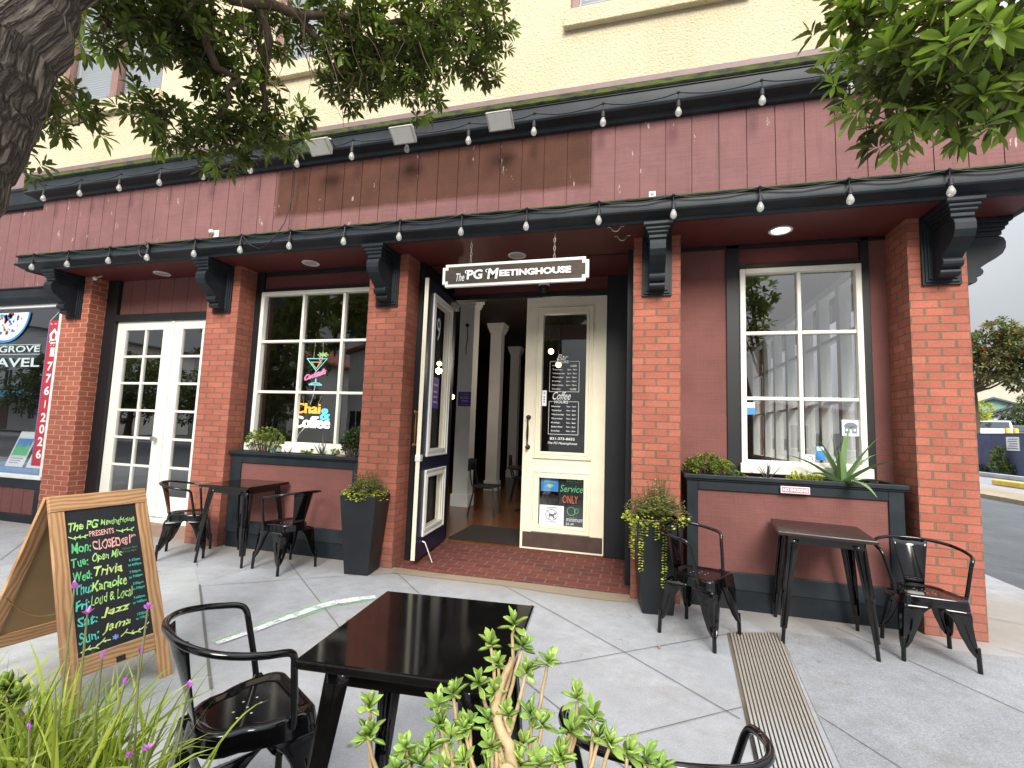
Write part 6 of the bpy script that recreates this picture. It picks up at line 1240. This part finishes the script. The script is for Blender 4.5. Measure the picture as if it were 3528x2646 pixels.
house(40, 66, 1.4, -30, 12, 9, 6.6, 2.2, 'cream_house', 'roof_brown', 'larger cream house with brown roof further up behind the teal house', nwin=4, rows=2)
house(34.0, 26.0, 1.4, -75, 14, 9, 3.4, 1.8, 'cream_house', 'roof_grey', 'long low cream house across the parking lot seen through the cafe side windows', nwin=5)
far_tree(26.5, 21.0, 1.5, 6.5, [(0, 0, 4.2, 1.6), (-1.0, .5, 3.6, 1.2), (1.0, -.4, 3.4, 1.3), (.2, .3, 5.2, 1.1)], 'flower_tree_leaf', 'round parking lot tree seen through the cafe side windows', 16, .30, 10)

# ------------------------------------------------------------------ opposite side of the main street (seen only in the window reflections)
house(-14.3, -21.5, 0, 180, 7, 9, 6.0, 1.0, 'white_stucco', 'tile_red', 'white stucco building with red tiled roof across the main street', 'building', 5, 1)
house(-29.0, -24.0, 0, 180, 9, 9, 6.2, 2.4, 'white_stucco', 'tile_red', 'taller white gabled building with red tiled roof behind the hedge trees', 'building', 4, 2)
house(8.0, -26.0, 0, 180, 16, 9, 2.6, .8, 'cream_house', 'tile_red', 'long cream building across the main street right of the tiled one', 'building', 6, 1)
house(-52, -24.0, 0, 180, 22, 9, 7.5, 1.5, 'white_stucco', 'roof_grey', 'wide white building with a blue awning far down the main street', 'building', 6, 2)
MB().add([(-62, -23.9, 3.4), (-42, -23.9, 3.4), (-42, -22.0, 2.7), (-62, -22.0, 2.7)], [(0, 1, 2, 3)]).build('awning', 'awning_blue', label='blue sloping awning along the wide white building down the main street', cat='awning', solid=.06)
for i, (x, y, H, bl, lb) in enumerate(((-40, -20, 6, [(0, 0, 3.4, 2.6), (2.5, 0, 3.0, 2.2), (-2.5, .5, 3.2, 2.3), (0, .3, 4.8, 1.6)], 'bushy green tree at the far left across the main street'), (-33.5, -19.5, 6, [(0, 0, 3.2, 2.6), (2.6, 0, 3.1, 2.1), (-2.4, .3, 2.8, 2.1), (.6, 0, 4.6, 1.5)], 'bushy green tree in front of the gabled building across the street'), (-25.5, -19.5, 5.5, [(0, 0, 3.0, 2.4), (2.4, 0, 2.9, 1.9), (-2.2, 0, 2.8, 2.1)], 'lower bushy tree left of the tiled building across the street'),
        (-21.5, -18.5, 9.5, [(0, 0, 4.2, 2.4), (2.0, 0, 5.4, 2.2), (-2.3, 0, 5.2, 2.2), (0, 0, 7.4, 2.2), (1.8, .3, 7.6, 1.8), (-2.6, 0, 7.2, 1.8), (-1.0, 0, 3.0, 2.0), (1.6, 0, 3.0, 1.7)], 'tall dense dark tree left of the tiled building across the street'), (-7.5, -8.3, 8.5, [(0, 0, 5.6, 1.9), (2.0, .4, 5.2, 1.6), (-2.0, .2, 5.4, 1.7), (.5, 1.2, 4.6, 1.3), (-1.0, 0, 7.2, 1.5), (1.4, -.2, 7.0, 1.4), (3.4, .3, 5.8, 1.2), (-3.6, .2, 5.6, 1.3)], 'large dark street tree at the kerb left of the viewpoint'), (5.6, -17.5, 9.5, [(-.7, 0, 5.9, .7), (-.6, 0, 6.9, 1.0), (-.5, 0, 7.9, 1.0), (-.6, 0, 8.9, .8), (-.6, 0, 9.7, .5)], 'tall conical dark green tree across the main street'))):
    far_tree(x, y, 0, H, bl, 'tree_leaf' if i > 2 else 'hedge_leaf', lb, 9, .34)
e = empty('street_lamp', (-9.6, -15.4, 0), label='black lamp post with pale glass globe across the main street', cat='street lamp')
MB().lathe([(.16, 0), (.16, .25), (.09, .4), (.06, 1.0), (.05, 3.0), (.12, 3.1), (.14, 3.2)], (0, 0, 0), 14).build('post', 'black_paint', e, smooth=40); MB().lathe([(.12, 3.2), (.2, 3.4), (.19, 3.65), (.08, 3.85), (.02, 3.95), (.001, 4.02)], (0, 0, 0), 14).build('globe', 'white_plastic', e, smooth=60)
